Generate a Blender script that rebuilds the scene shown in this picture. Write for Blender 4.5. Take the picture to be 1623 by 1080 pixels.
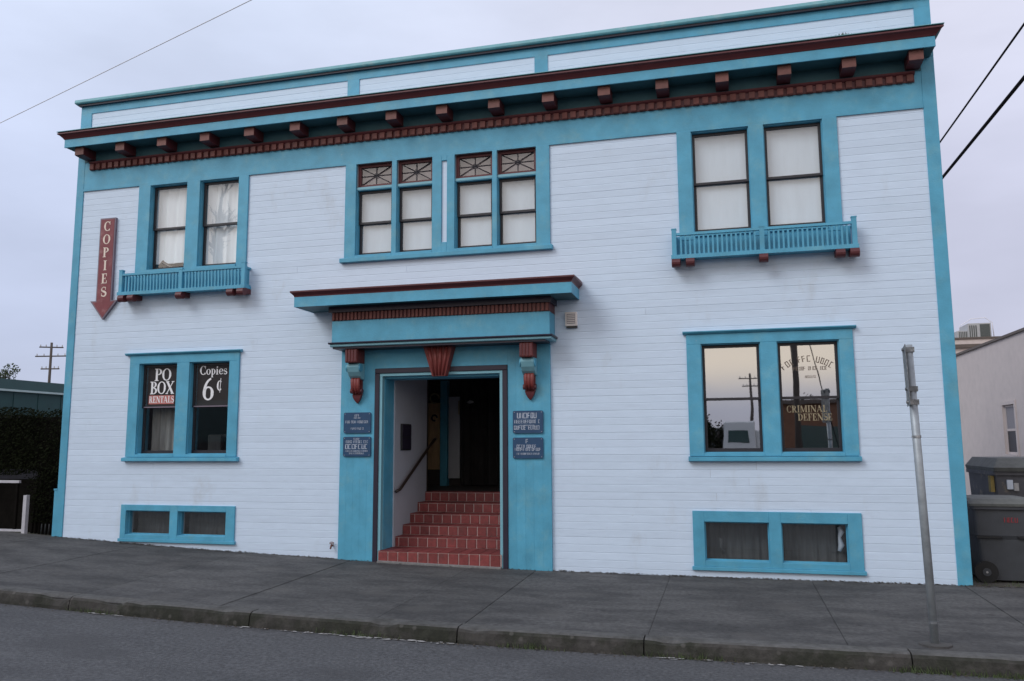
import bpy, math, random
from mathutils import Matrix, Vector, noise
random.seed(7)
R = math.radians
for o in list(bpy.data.objects): bpy.data.objects.remove(o)
scene = bpy.context.scene
COL = scene.collection

# ------------------------------------------------------------------ camera
cam_d = bpy.data.cameras.new('camera'); cam = bpy.data.objects.new('camera', cam_d); COL.objects.link(cam)
cam_d.sensor_fit = 'HORIZONTAL'; cam_d.sensor_width = 36; cam_d.lens = 28.527
cam_d.clip_start = .05; cam_d.clip_end = 2000
yaw, pitch, roll = R(-14.653), R(7.251), R(-.321)
fw = Vector((math.sin(yaw)*math.cos(pitch), math.cos(yaw)*math.cos(pitch), math.sin(pitch)))
r0 = Vector((math.cos(yaw), -math.sin(yaw), 0)); u0 = r0.cross(fw)
rt = math.cos(roll)*r0 + math.sin(roll)*u0; upv = -math.sin(roll)*r0 + math.cos(roll)*u0
M = Matrix((rt, upv, -fw)).transposed().to_4x4(); M.translation = Vector((9.8734, -10.4, 1.4652))
cam.matrix_world = M
scene.camera = cam

# ------------------------------------------------------------------ sky and sun
SUN_EL, SUN_AZ = R(40), R(220)          # soft overcast light from the street side (azimuth from +Y, clockwise)
w = bpy.data.worlds.new('World'); scene.world = w; w.use_nodes = True
nt = w.node_tree; N = nt.nodes; L = nt.links; N.clear()
def nn(t, **kw):
    n = N.new(t)
    for k, v in kw.items(): setattr(n, k, v)
    return n
out = nn('ShaderNodeOutputWorld'); bg = nn('ShaderNodeBackground'); L.new(bg.outputs[0], out.inputs[0])
tc = nn('ShaderNodeTexCoord'); sp = nn('ShaderNodeSeparateXYZ'); L.new(tc.outputs['Generated'], sp.inputs[0])
cr = nn('ShaderNodeValToRGB'); L.new(sp.outputs[2], cr.inputs[0])
els = cr.color_ramp.elements
els[0].position = 0.0; els[0].color = (.57, .60, .74, 1)
els[1].position = 1.0; els[1].color = (.80, .86, 1.02, 1)
for p_, c_ in ((.12, (.60, .645, .81, 1)), (.30, (.68, .735, .91, 1)), (.48, (.80, .86, 1.02, 1))):
    e = els.new(p_); e.color = c_
# overcast cloud texture
mp = nn('ShaderNodeMapping'); mp.inputs['Scale'].default_value = (1.4, 1.4, 4.0); L.new(tc.outputs['Generated'], mp.inputs[0])
ns = nn('ShaderNodeTexNoise'); ns.inputs['Scale'].default_value = 2.1; ns.inputs['Detail'].default_value = 5; ns.inputs['Roughness'].default_value = .5
L.new(mp.outputs[0], ns.inputs['Vector'])
mr = nn('ShaderNodeMapRange'); mr.inputs[1].default_value = .3; mr.inputs[2].default_value = .7; mr.inputs[3].default_value = .90; mr.inputs[4].default_value = 1.10
L.new(ns.outputs[0], mr.inputs[0])
mul = nn('ShaderNodeVectorMath', operation='SCALE'); L.new(cr.outputs[0], mul.inputs[0]); L.new(mr.outputs[0], mul.inputs['Scale'])
n2 = nn('ShaderNodeTexNoise'); n2.inputs['Scale'].default_value = 1.3; n2.inputs['Detail'].default_value = 3; L.new(tc.outputs['Generated'], n2.inputs['Vector'])
nx = nn('ShaderNodeMath', operation='MULTIPLY_ADD'); nx.inputs[1].default_value = .9; L.new(n2.outputs[0], nx.inputs[0]); L.new(sp.outputs[0], nx.inputs[2])
r2 = nn('ShaderNodeMapRange', interpolation_type='SMOOTHSTEP'); r2.inputs[1].default_value = -.15; r2.inputs[2].default_value = .85; L.new(nx.outputs[0], r2.inputs[0])
tn = nn('ShaderNodeMix', data_type='RGBA'); L.new(r2.outputs[0], tn.inputs[0]); tn.inputs[6].default_value = (.97, 1.00, 1.05, 1); tn.inputs[7].default_value = (1.02, .965, .965, 1)
tm = nn('ShaderNodeVectorMath', operation='MULTIPLY'); L.new(mul.outputs[0], tm.inputs[0]); L.new(tn.outputs[2], tm.inputs[1]); mul = tm
# sunset side of the cloud sheet: cream above a low lavender bank
neg = nn('ShaderNodeMath', operation='MULTIPLY'); neg.inputs[1].default_value = -1; L.new(sp.outputs[1], neg.inputs[0])
side = nn('ShaderNodeMapRange', interpolation_type='SMOOTHSTEP'); side.inputs[1].default_value = -.1; side.inputs[2].default_value = 1.0
L.new(neg.outputs[0], side.inputs[0])
low = nn('ShaderNodeMapRange', interpolation_type='SMOOTHSTEP'); low.inputs[1].default_value = .035; low.inputs[2].default_value = .10
L.new(sp.outputs[2], low.inputs[0])
hi = nn('ShaderNodeMapRange', interpolation_type='SMOOTHSTEP'); hi.inputs[1].default_value = .75; hi.inputs[2].default_value = .12
L.new(sp.outputs[2], hi.inputs[0])
m1 = nn('ShaderNodeMath', operation='MULTIPLY'); L.new(side.outputs[0], m1.inputs[0]); L.new(low.outputs[0], m1.inputs[1])
m2 = nn('ShaderNodeMath', operation='MULTIPLY'); L.new(m1.outputs[0], m2.inputs[0]); L.new(hi.outputs[0], m2.inputs[1])
mx = nn('ShaderNodeMix', data_type='RGBA'); L.new(m2.outputs[0], mx.inputs[0]); L.new(mul.outputs[0], mx.inputs[6]); mx.inputs[7].default_value = (1.34, 1.18, 1.02, 1)
# a thin share of clear sky behind the cloud sheet
sky = nn('ShaderNodeTexSky', sky_type='NISHITA'); sky.sun_disc = False; sky.sun_elevation = SUN_EL; sky.sun_rotation = SUN_AZ
sk = nn('ShaderNodeVectorMath', operation='SCALE'); L.new(sky.outputs[0], sk.inputs[0]); sk.inputs['Scale'].default_value = .08
fin = nn('ShaderNodeMix', data_type='RGBA'); fin.inputs[0].default_value = .10; L.new(mx.outputs[2], fin.inputs[6]); L.new(sk.outputs[0], fin.inputs[7])
L.new(fin.outputs[2], bg.inputs[0]); bg.inputs[1].default_value = 1.0

sd = bpy.data.lights.new('sun', 'SUN'); sun = bpy.data.objects.new('sun', sd); COL.objects.link(sun)
sd.energy = 1.25; sd.angle = R(26); sd.color = (.97, .985, 1.0)
sdir = Vector((math.sin(SUN_AZ)*math.cos(SUN_EL), math.cos(SUN_AZ)*math.cos(SUN_EL), math.sin(SUN_EL)))
sun.rotation_euler = sdir.to_track_quat('Z', 'Y').to_euler(); sun.location = sdir*60

scene.render.engine = 'CYCLES'
scene.view_settings.view_transform = 'Standard'; scene.view_settings.look = 'None'
scene.view_settings.exposure = 0; scene.view_settings.gamma = 1; scene.view_settings.use_curve_mapping = False
scene.cycles.max_bounces = 8; scene.cycles.transparent_max_bounces = 12

# ------------------------------------------------------------------ materials
def mat(name, col, rough=.6, var=.08, scale=6, bump=.0, bscale=60, stretch=(1, 1, 1), col2=None, mask=(.5, .7), mscale=2, rnd=.0, metal=0, spec=.5, mstretch=(1, 1, 1), m2a=1.0):
    m = bpy.data.materials.new(name); m.use_nodes = True; t = m.node_tree; n_ = t.nodes; l_ = t.links
    b = n_['Principled BSDF']; b.inputs['Roughness'].default_value = rough; b.inputs['Metallic'].default_value = metal
    b.inputs['Specular IOR Level'].default_value = spec
    c = n_.new('ShaderNodeTexCoord'); mpp = n_.new('ShaderNodeMapping'); mpp.inputs['Scale'].default_value = stretch
    l_.new(c.outputs['Object'], mpp.inputs[0])
    a = n_.new('ShaderNodeTexNoise'); a.inputs['Scale'].default_value = scale; a.inputs['Detail'].default_value = 6; a.inputs['Roughness'].default_value = .6
    l_.new(mpp.outputs[0], a.inputs['Vector'])
    r_ = n_.new('ShaderNodeMapRange'); r_.inputs[1].default_value = .25; r_.inputs[2].default_value = .75; r_.inputs[3].default_value = 1-var; r_.inputs[4].default_value = 1+var
    l_.new(a.outputs[0], r_.inputs[0])
    base = n_.new('ShaderNodeRGB'); base.outputs[0].default_value = (*col, 1); src = base.outputs[0]
    if col2:
        mm = n_.new('ShaderNodeMapping'); mm.inputs['Scale'].default_value = mstretch; l_.new(c.outputs['Object'], mm.inputs[0])
        q = n_.new('ShaderNodeTexNoise'); q.inputs['Scale'].default_value = mscale; q.inputs['Detail'].default_value = 7; q.inputs['Roughness'].default_value = .65
        l_.new(mm.outputs[0], q.inputs['Vector'])
        k = n_.new('ShaderNodeMapRange'); k.interpolation_type = 'SMOOTHSTEP'; k.inputs[1].default_value = mask[0]; k.inputs[2].default_value = mask[1]; k.inputs[4].default_value = m2a
        l_.new(q.outputs[0], k.inputs[0])
        x = n_.new('ShaderNodeMix'); x.data_type = 'RGBA'; l_.new(k.outputs[0], x.inputs[0]); l_.new(src, x.inputs[6]); x.inputs[7].default_value = (*col2, 1); src = x.outputs[2]
    s_ = n_.new('ShaderNodeVectorMath'); s_.operation = 'SCALE'; l_.new(src, s_.inputs[0])
    fac = r_.outputs[0]
    if rnd:
        oi = n_.new('ShaderNodeObjectInfo'); rr = n_.new('ShaderNodeMapRange'); rr.inputs[3].default_value = 1-rnd; rr.inputs[4].default_value = 1+rnd
        l_.new(oi.outputs['Random'], rr.inputs[0]); mu = n_.new('ShaderNodeMath'); mu.operation = 'MULTIPLY'
        l_.new(fac, mu.inputs[0]); l_.new(rr.outputs[0], mu.inputs[1]); fac = mu.outputs[0]
    l_.new(fac, s_.inputs['Scale']); l_.new(s_.outputs[0], b.inputs['Base Color'])
    if bump:
        bn = n_.new('ShaderNodeTexNoise'); bn.inputs['Scale'].default_value = bscale; bn.inputs['Detail'].default_value = 4; l_.new(mpp.outputs[0], bn.inputs['Vector'])
        bb = n_.new('ShaderNodeBump'); bb.inputs['Strength'].default_value = bump; bb.inputs['Distance'].default_value = .01
        l_.new(bn.outputs[0], bb.inputs['Height']); l_.new(bb.outputs[0], b.inputs['Normal'])
    return m
def wear(m, scale, r0, r1, col, amt, mode='F1', stretch=(1, 1, 1), wob=0):     # gum spots / cracks laid over a surface colour
    t = m.node_tree; n_ = t.nodes; l_ = t.links; b = n_['Principled BSDF']; src = b.inputs['Base Color'].links[0].from_socket
    c = n_.new('ShaderNodeTexCoord'); mp_ = n_.new('ShaderNodeMapping'); mp_.inputs['Scale'].default_value = stretch; l_.new(c.outputs['Object'], mp_.inputs[0]); vec = mp_.outputs[0]
    if wob:
        q = n_.new('ShaderNodeTexNoise'); q.inputs['Scale'].default_value = 5; q.inputs['Detail'].default_value = 5; l_.new(vec, q.inputs['Vector'])
        sc_ = n_.new('ShaderNodeVectorMath'); sc_.operation = 'SCALE'; sc_.inputs['Scale'].default_value = wob; l_.new(q.outputs['Color'], sc_.inputs[0])
        ad = n_.new('ShaderNodeVectorMath'); ad.operation = 'ADD'; l_.new(vec, ad.inputs[0]); l_.new(sc_.outputs[0], ad.inputs[1]); vec = ad.outputs[0]
    v = n_.new('ShaderNodeTexVoronoi'); v.feature = mode; v.inputs['Scale'].default_value = scale; l_.new(vec, v.inputs['Vector'])
    k = n_.new('ShaderNodeMapRange'); k.interpolation_type = 'SMOOTHSTEP'; k.inputs[1].default_value = r0; k.inputs[2].default_value = r1; k.inputs[3].default_value = amt; k.inputs[4].default_value = 0
    l_.new(v.outputs['Distance'], k.inputs[0])
    x = n_.new('ShaderNodeMix'); x.data_type = 'RGBA'; l_.new(k.outputs[0], x.inputs[0]); l_.new(src, x.inputs[6]); x.inputs[7].default_value = (*col, 1); l_.new(x.outputs[2], b.inputs['Base Color'])
def glass(name, fac, tint=(.92, .95, .95)):
    m = bpy.data.materials.new(name); m.use_nodes = True; t = m.node_tree; n_ = t.nodes; l_ = t.links; n_.remove(n_['Principled BSDF'])
    o_ = n_['Material Output']; tr = n_.new('ShaderNodeBsdfTransparent'); tr.inputs[0].default_value = (*tint, 1)
    gl = n_.new('ShaderNodeBsdfGlossy'); gl.inputs['Roughness'].default_value = .012; gl.inputs[0].default_value = (.97, .97, .97, 1)
    c = n_.new('ShaderNodeTexCoord'); q = n_.new('ShaderNodeTexNoise'); q.inputs['Scale'].default_value = 2.2; q.inputs['Detail'].default_value = 1; l_.new(c.outputs['Object'], q.inputs['Vector'])
    bb = n_.new('ShaderNodeBump'); bb.inputs['Strength'].default_value = .012; bb.inputs['Distance'].default_value = .05; l_.new(q.outputs[0], bb.inputs['Height']); l_.new(bb.outputs[0], gl.inputs['Normal'])
    fr = n_.new('ShaderNodeLayerWeight'); fr.inputs[0].default_value = .5; pw = n_.new('ShaderNodeMath'); pw.operation = 'POWER'; pw.inputs[1].default_value = 4.0; l_.new(fr.outputs['Facing'], pw.inputs[0])
    r_ = n_.new('ShaderNodeMapRange'); r_.inputs[3].default_value = fac; r_.inputs[4].default_value = 1.0; l_.new(pw.outputs[0], r_.inputs[0])
    x = n_.new('ShaderNodeMixShader'); l_.new(r_.outputs[0], x.inputs[0]); l_.new(tr.outputs[0], x.inputs[1]); l_.new(gl.outputs[0], x.inputs[2]); l_.new(x.outputs[0], o_.inputs[0])
    return m
MT = {}
MT['siding'] = mat('white_siding_paint', (.62, .735, .87), .55, .05, 3.5, .10, 30, (1, 1, 5), (.40, .41, .41), (.56, .80), 1.3, .03, mstretch=(1, 1, .55), m2a=.5)
MT['wallback'] = mat('wall_sheathing', (.40, .42, .44), .8, .1, 5)
MT['teal'] = mat('teal_trim_paint', (.088, .362, .520), .5, .16, 4, .22, 55, (1, 1, 1), (.155, .40, .49), (.48, .75), 3.5, .05, m2a=.8)
MT['shadedteal'] = mat('teal_with_eave_shade', (.035, .115, .14), .6, .15, 6)  # shade under the eaves put into the teal
MT['teal_light'] = mat('pale_teal_paint', (.20, .44, .52), .5, .07, 5, .1, 40)
MT['tealgreen'] = mat('weathered_teal_cap', (.17, .40, .44), .6, .12, 8, .1, 40, (1, 1, 1), (.30, .42, .42), (.5, .75), 4, .02)
MT['maroon'] = mat('maroon_paint', (.105, .022, .026), .5, .15, 8, .1, 40, rnd=.08)
MT['brick_red'] = mat('oxide_red_paint', (.17, .029, .025), .55, .15, 14, .1, 40, (1, 1, 1), (.26, .09, .07), (.55, .8), 9, .12)
MT['dentilred'] = mat('shaded_dentil_red', (.15, .045, .036), .6, .25, 14, rnd=.2)  # red darkened to hold the shade under the cornice
MT['maroonlit'] = mat('maroon_lit_face', (.165, .062, .050), .6, .25, 20, rnd=.2)  # bracket end faces: maroon lightened to imitate sky light on them
MT['navy'] = mat('dark_navy_paint', (.024, .019, .036), .45, .15, 6)
MT['sash'] = mat('dark_sash_paint', (.022, .02, .026), .45, .2, 8)
MT['blind'] = mat('white_roller_blind', (.58, .67, .75), .8, .05, 2.5, .08, 12, (4, 1, .6))
MT['glass'] = glass('window_glass', .15, (.985, .99, .99))
MT['mirror_glass'] = glass('reflective_window_glass', .50, (.75, .78, .78))
MT['transom'] = mat('pinkish_transom_shade', (.30, .25, .26), .8, .3, 9)
MT['whitecurtain'] = mat('bright_white_curtain', (.80, .86, .90), .8, .06, 2.5, .08, 12, (4, 1, .6))
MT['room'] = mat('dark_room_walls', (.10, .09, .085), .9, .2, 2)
MT['curtain'] = mat('grey_brown_curtain', (.075, .085, .09), .9, .25, 5, stretch=(6, 1, .6))
MT['greycurtain'] = mat('pale_grey_net_curtain', (.34, .35, .34), .9, .25, 5, stretch=(6, 1, .6))
MT['black'] = mat('black_metal', (.015, .015, .017), .4, .2, 8)
MT['tile'] = mat('quarry_tile', (.205, .042, .040), .5, .25, 22, .15, 80, (1, 1, 1), (.14, .045, .042), (.5, .75), 7, .18)
MT['grout'] = mat('pale_grout', (.47, .35, .33), .9, .2, 25)
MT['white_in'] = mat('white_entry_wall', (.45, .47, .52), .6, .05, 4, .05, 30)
MT['tan'] = mat('tan_door_panel', (.50, .33, .18), .6, .2, 7, stretch=(5, 1, 1))
MT['rail'] = mat('dark_brown_rail', (.035, .022, .016), .4, .2, 20)
MT['signred'] = mat('sign_red_paint', (.20, .040, .050), .5, .12, 10, col2=(.34, .16, .16), mask=(.5, .8), mscale=6)
MT['signedge'] = mat('sign_grey_border', (.20, .16, .20), .5, .15, 9)
MT['cream'] = mat('cream_lettering', (.80, .68, .58), .5, .06, 20)
MT['white_l'] = mat('white_lettering', (.85, .84, .85), .5, .04, 30)
MT['plaquetext'] = mat('worn_plaque_lettering', (.42, .46, .54), .6, .5, 40)
MT['gold'] = mat('gold_leaf_lettering', (.30, .245, .15), .5, .5, 60)
MT['redband'] = mat('pale_red_band', (.52, .17, .15), .5, .12, 20)
MT['plaque'] = mat('blue_plaque', (.022, .065, .14), .4, .15, 12)
MT['boxcream'] = mat('cream_plastic', (.78, .73, .70), .5, .05, 20)
MT['boxgrey'] = mat('grey_grille', (.26, .24, .25), .6, .1, 20)
MT['asphalt'] = mat('worn_asphalt', (.080, .081, .085), .9, .55, 34, .7, 110, (1, 1, 1), (.058, .059, .063), (.42, .70), .9, mstretch=(.5, 1.5, 1))
MT['gravelly'] = mat('dirt_alley', (.085, .078, .066), .95, .35, 20, .6, 60, col2=(.05, .055, .035), mask=(.45, .65), mscale=2.5)
MT['concrete'] = mat('dirty_concrete', (.082, .080, .078), .9, .42, 24, .3, 120, (1, 1, 1), (.043, .042, .042), (.38, .66), 1.9, .09, mstretch=(.6, 1.5, 1))
MT['lip'] = mat('pale_cement', (.19, .185, .18), .9, .25, 20)
MT['joint'] = mat('dirt_in_joints', (.040, .038, .036), 1, .3, 10)
MT['kerb'] = mat('mossy_shaded_kerb', (.052, .048, .043), .95, .35, 14, .5, 50, (1, 1, 1), (.024, .025, .017), (.40, .60), 3.2, .1)  # moss, with the shade on the kerb face put into the base colour
MT['kerbtop'] = mat('worn_kerb_top', (.092, .090, .086), .9, .3, 18, .3, 60, col2=(.055, .054, .050), mask=(.45, .7), mscale=4, rnd=.1)
MT['galv'] = mat('galvanised_steel', (.33, .36, .38), .5, .18, 14, .1, 30, metal=.35)
MT['galvdark'] = mat('tarnished_sign_steel', (.17, .18, .19), .55, .3, 25, .1, 30, metal=.3, col2=(.38, .38, .38), mask=(.5, .62), mscale=14)
MT['bin'] = mat('charcoal_bin_plastic', (.055, .06, .068), .55, .15, 6, .1, 70)
MT['binlid'] = mat('dusty_bin_lid', (.115, .12, .112), .7, .25, 10, .1, 40)
MT['rubber'] = mat('black_rubber', (.012, .012, .012), .7, .2, 20)
MT['redprint'] = mat('faded_red_print', (.32, .03, .04), .6, .2, 30)
MT['dumpster'] = mat('dumpster_paint', (.085, .085, .095), .6, .3, 5, .1, 30, col2=(.22, .19, .15), mask=(.55, .7), mscale=6)
MT['yellow'] = mat('faded_yellow', (.26, .19, .05), .6, .2, 20)
MT['bag'] = mat('pale_plastic_bag', (.58, .64, .72), .4, .1, 10, .3, 20)
MT['stucco'] = mat('cream_stucco', (.60, .52, .485), .9, .06, 4, .25, 60, col2=(.54, .47, .44), mask=(.5, .8), mscale=1.1)
MT['coping'] = mat('brown_coping', (.12, .095, .08), .7, .2, 8)
MT['acmetal'] = mat('hvac_metal', (.42, .42, .42), .6, .1, 8)
MT['darkgrille'] = mat('hvac_grille', (.08, .09, .085), .6, .2, 20)
MT['greenmetal'] = mat('green_metal_roof', (.018, .060, .056), .5, .12, 5, stretch=(1, 1, 1))
MT['greenlight'] = mat('pale_green_gutter', (.50, .58, .55), .5, .1, 5)
MT['leafdark'] = mat('dark_hedge_leaf', (.011, .014, .006), .9, .5, 3, spec=.08)
MT['twig'] = mat('hedge_stem', (.008, .007, .006), .95, .3, 12, spec=.05)
MT['leaf'] = mat('tree_leaf', (.05, .075, .03), .7, .3, 3)
MT['bark'] = mat('weathered_pole_wood', (.085, .07, .06), .9, .3, 10, .3, 30, stretch=(4, 4, .5))
MT['whitepaint'] = mat('white_gate_paint', (.48, .47, .50), .6, .1, 10)
MT['wire'] = mat('black_cable', (.010, .010, .012), .9, .02, 1, spec=.1)
MT['wirepale'] = mat('grey_cable', (.75, .74, .78), .6, .1, 10)
MT['litter'] = mat('dry_leaf_litter', (.062, .050, .036), .9, .5, 50)
MT['paper'] = mat('white_scraps', (.42, .41, .40), .8, .1, 30)
MT['weed'] = mat('kerb_weed', (.05, .075, .022), .7, .3, 20)
MT['copper'] = mat('rusty_tap', (.14, .05, .035), .5, .3, 40)
MT['van'] = mat('white_van_paint', (.75, .77, .76), .3, .04, 3)
MT['vanglass'] = mat('dark_green_vehicle_glass', (.05, .09, .085), .15, .1, 3)
MT['brown'] = mat('brown_shop_wall', (.20, .10, .06), .85, .2, 3)
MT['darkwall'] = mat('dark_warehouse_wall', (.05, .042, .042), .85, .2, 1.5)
MT['hillm'] = mat('dark_hill', (.045, .05, .055), .95, .3, .08)

wear(MT['concrete'], 2.6, .04, .11, (.030, .029, .028), .8); wear(MT['concrete'], 1.3, .10, .34, (.105, .10, .094), .40, wob=.25); wear(MT['concrete'], 5.3, .04, .07, (.13, .128, .12), .35)
wear(MT['concrete'], .55, .0, .012, (.04, .04, .038), .22, 'DISTANCE_TO_EDGE', wob=.12)
wear(MT['asphalt'], .75, .0, .010, (.045, .045, .047), .28, 'DISTANCE_TO_EDGE', wob=.16); wear(MT['asphalt'], 9, .08, .2, (.16, .16, .155), .38); wear(MT['asphalt'], 1.7, .05, .38, (.115, .115, .118), .45, stretch=(.5, 1.3, 1), wob=.35); wear(MT['asphalt'], 1.1, .12, .34, (.05, .05, .053), .5, stretch=(.6, 1, 1), wob=.3)
wear(MT['siding'], 2.3, .0, .05, (.30, .29, .28), .22, stretch=(1, 1, 2), wob=.05); wear(MT['kerb'], 7, .08, .2, (.14, .13, .12), .35)
wear(MT['teal'], 3.3, .01, .045, (.30, .42, .45), .5, wob=.04)
# ------------------------------------------------------------------ mesh helpers
class MB:
    def __init__(s): s.v = []; s.f = []; s.m = []; s.mi = 0
    def face(s, *pts):
        i = len(s.v); s.v += [tuple(p) for p in pts]; s.f.append(tuple(range(i, i+len(pts)))); s.m.append(s.mi); return s
    def box(s, x0, x1, y0, y1, z0, z1):
        i = len(s.v); s.v += [(x, y, z) for z in (z0, z1) for y in (y0, y1) for x in (x0, x1)]
        for q in ((0, 2, 3, 1), (4, 5, 7, 6), (0, 1, 5, 4), (2, 6, 7, 3), (0, 4, 6, 2), (1, 3, 7, 5)):
            s.f.append(tuple(i+k for k in q)); s.m.append(s.mi)
        return s
    def rings(s, rs, cap=True, closed=True):
        i = len(s.v); n = len(rs[0])
        for r in rs: s.v += [tuple(p) for p in r]
        for a in range(len(rs)-1):
            for b in range(n if closed else n-1):
                c = (b+1) % n
                s.f.append((i+a*n+b, i+a*n+c, i+(a+1)*n+c, i+(a+1)*n+b)); s.m.append(s.mi)
        if cap:
            s.f.append(tuple(i+k for k in reversed(range(n)))); s.m.append(s.mi)
            s.f.append(tuple(i+(len(rs)-1)*n+k for k in range(n))); s.m.append(s.mi)
        return s
    def prism(s, prof, x0, x1):       # (y,z) profile run along x
        return s.rings([[(x0, y, z) for y, z in prof], [(x1, y, z) for y, z in prof]])
    def prism_y(s, prof, y0, y1):     # (x,z) profile run along y
        return s.rings([[(x, y0, z) for x, z in prof], [(x, y1, z) for x, z in prof]])
    def tube(s, pts, r, n=8, cap=True):
        pts = [Vector(p) for p in pts]; rs = []
        rr = r if isinstance(r, (list, tuple)) else [r]*len(pts)
        for k, p in enumerate(pts):
            d = (pts[min(k+1, len(pts)-1)]-pts[max(k-1, 0)]).normalized()
            a = d.orthogonal() if abs(d.z) > .9 else d.cross(Vector((0, 0, 1)))
            a.normalize(); b = d.cross(a)
            rs.append([p+rr[k]*(math.cos(t)*a+math.sin(t)*b) for t in (2*math.pi*j/n for j in range(n))])
        return s.rings(rs, cap)
    def cyl_x(s, x0, x1, cy, cz, r, n=14):
        return s.rings([[(x, cy+r*math.cos(2*math.pi*k/n), cz+r*math.sin(2*math.pi*k/n)) for k in range(n)] for x in (x0, x1)])
    def cyl_y(s, y0, y1, cx, cz, r, n=14):
        return s.rings([[(cx+r*math.cos(2*math.pi*k/n), y, cz+r*math.sin(2*math.pi*k/n)) for k in range(n)] for y in (y0, y1)])
    def mesh(s, name, mats, smooth=False):
        me = bpy.data.meshes.new(name); me.from_pydata(s.v, [], s.f)
        for m in (mats if isinstance(mats, list) else [mats]): me.materials.append(MT[m] if isinstance(m, str) else m)
        for p, k in zip(me.polygons, s.m): p.material_index = k
        import bmesh
        b = bmesh.new(); b.from_mesh(me); bmesh.ops.recalc_face_normals(b, faces=b.faces); b.to_mesh(me); b.free()
        if smooth:
            for p in me.polygons: p.use_smooth = True
        return me
WL = {}     # world position of every parent (no rotations used)
def link(o, parent=None, loc=(0, 0, 0)):
    COL.objects.link(o)
    if parent is not None:
        o.parent = parent; o.location = Vector(loc)-WL[parent]
    else: o.location = loc
    WL[o] = Vector(loc); return o
def obj(name, mb, mats, parent=None, smooth=False, loc=(0, 0, 0), bevel=0, seg=1):
    me = mb if isinstance(mb, bpy.types.Mesh) else mb.mesh(name, mats, smooth)
    o = bpy.data.objects.new(name, me); link(o, parent, loc)
    if bevel:
        md = o.modifiers.new('bevel', 'BEVEL'); md.width = bevel; md.segments = seg; md.limit_method = 'ANGLE'
    return o
def empty(name, loc=(0, 0, 0), parent=None):
    o = bpy.data.objects.new(name, None); o.empty_display_size = .1; return link(o, parent, loc)
def tag(o, label=None, cat=None, group=None, kind=None):
    for k, v in (('label', label), ('category', cat), ('group', group), ('kind', kind)):
        if v: o[k] = v
    return o
def B(*a): return MB().box(*a)

# ------------------------------------------------------------------ ground levels (street falls gently to the right, then levels)
def zg(x):
    if x < -20: return zg(-20)
    x = min(x, 9.62); return .0028061*x*x-.0539967*x+.1144369 if x > 0 else .1144369-.0539967*x
CS = .015; KY = -3.17
def zs(x, y): return zg(x)+CS*y          # footway
XS = [-300, -80, -40, -20, -15, -12, -10, -8, -6, -4, -2] + [k*.8 for k in range(0, 17)] + [14, 16, 20, 30, 60, 100, 300]
def sheet(name, xs, ys, zf, m):
    mb = MB(); nx = len(xs)
    mb.v = [(x, y, zf(x, y)) for y in ys for x in xs]
    for j in range(len(ys)-1):
        for i in range(nx-1): mb.f.append((j*nx+i, j*nx+i+1, (j+1)*nx+i+1, (j+1)*nx+i)); mb.m.append(0)
    o = obj(name, mb, m, smooth=True); return tag(o, kind='structure')
sheet('ground', XS, [-300, -100, -40, -20, -1.0, -.2, 0.0, .5, 2, 5, 10, 20, 50, 100, 300], lambda x, y: zg(x)-(.6 if y < -.5 else .035), 'gravelly')
sheet('road', [x for x in XS if abs(x) <= 100], [-30, -20, -12, -8, -6, -5, -4.2, -3.6, -3.05], lambda x, y: zs(x, -3.17)-.135+min(.06, .012*(-3.17-y)), 'asphalt')
# footway: bedding sheet, slabs, kerb stones
fx = [x for x in XS if -20 <= x <= 30]
foot = sheet('pavement', fx, [-3.06, -2, -1, .03], lambda x, y: zs(x, y)-.010, 'joint')
joints = [-8.3, -6.65, -5.0, -3.35, -1.7, -.05, 1.6, 3.25, 4.9, 6.6, 7.47, 9.15, 10.78, 12.4, 14.05, 15.7, 17.4, 19]
def slab(x0, x1, y0, y1, dz):
    g = .002; ch = .010; mb = MB(); n = 4; x0 += g; x1 -= g; y0 += g; y1 -= g
    xs_ = [x0, x0+ch]+[x0+(x1-x0)*k/n for k in range(1, n)]+[x1-ch, x1]; ys_ = [y0, y0+ch, (y0+y1)/2, y1-ch, y1]
    nx = len(xs_)
    for j, y in enumerate(ys_):
        for i, x in enumerate(xs_):
            e = i in (0, nx-1) or j in (0, 4)
            mb.v.append((x, y, zs(x, y)+dz-(.004 if e else 0)+ (0 if e else .004*noise.noise((x*1.3, y*1.3, 3)))))
    for j in range(4):
        for i in range(nx-1): mb.f.append((j*nx+i, j*nx+i+1, (j+1)*nx+i+1, (j+1)*nx+i)); mb.m.append(0)
    return obj('paving_slab', mb, 'concrete', foot)
for a, b in zip(joints[:-1], joints[1:]):
    slab(a, b, -3.02, .0, random.uniform(-.003, .003))
kerb = tag(obj('kerb', MB().rings([[(x, -3.16, zs(x, -3.17)-.4), (x, -3.05, zs(x, -3.17)-.4), (x, -3.05, zs(x, -3.17)-.03), (x, -3.15, zs(x, -3.17)-.03)] for x in fx]), 'joint'), kind='structure')
kj = [-8.9, -6.9, -4.9, -2.9, -.9, 1.15, 3.25, 5.35, 7.46, 9.13, 11.22, 13.2, 15.2, 17.2, 19]
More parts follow.
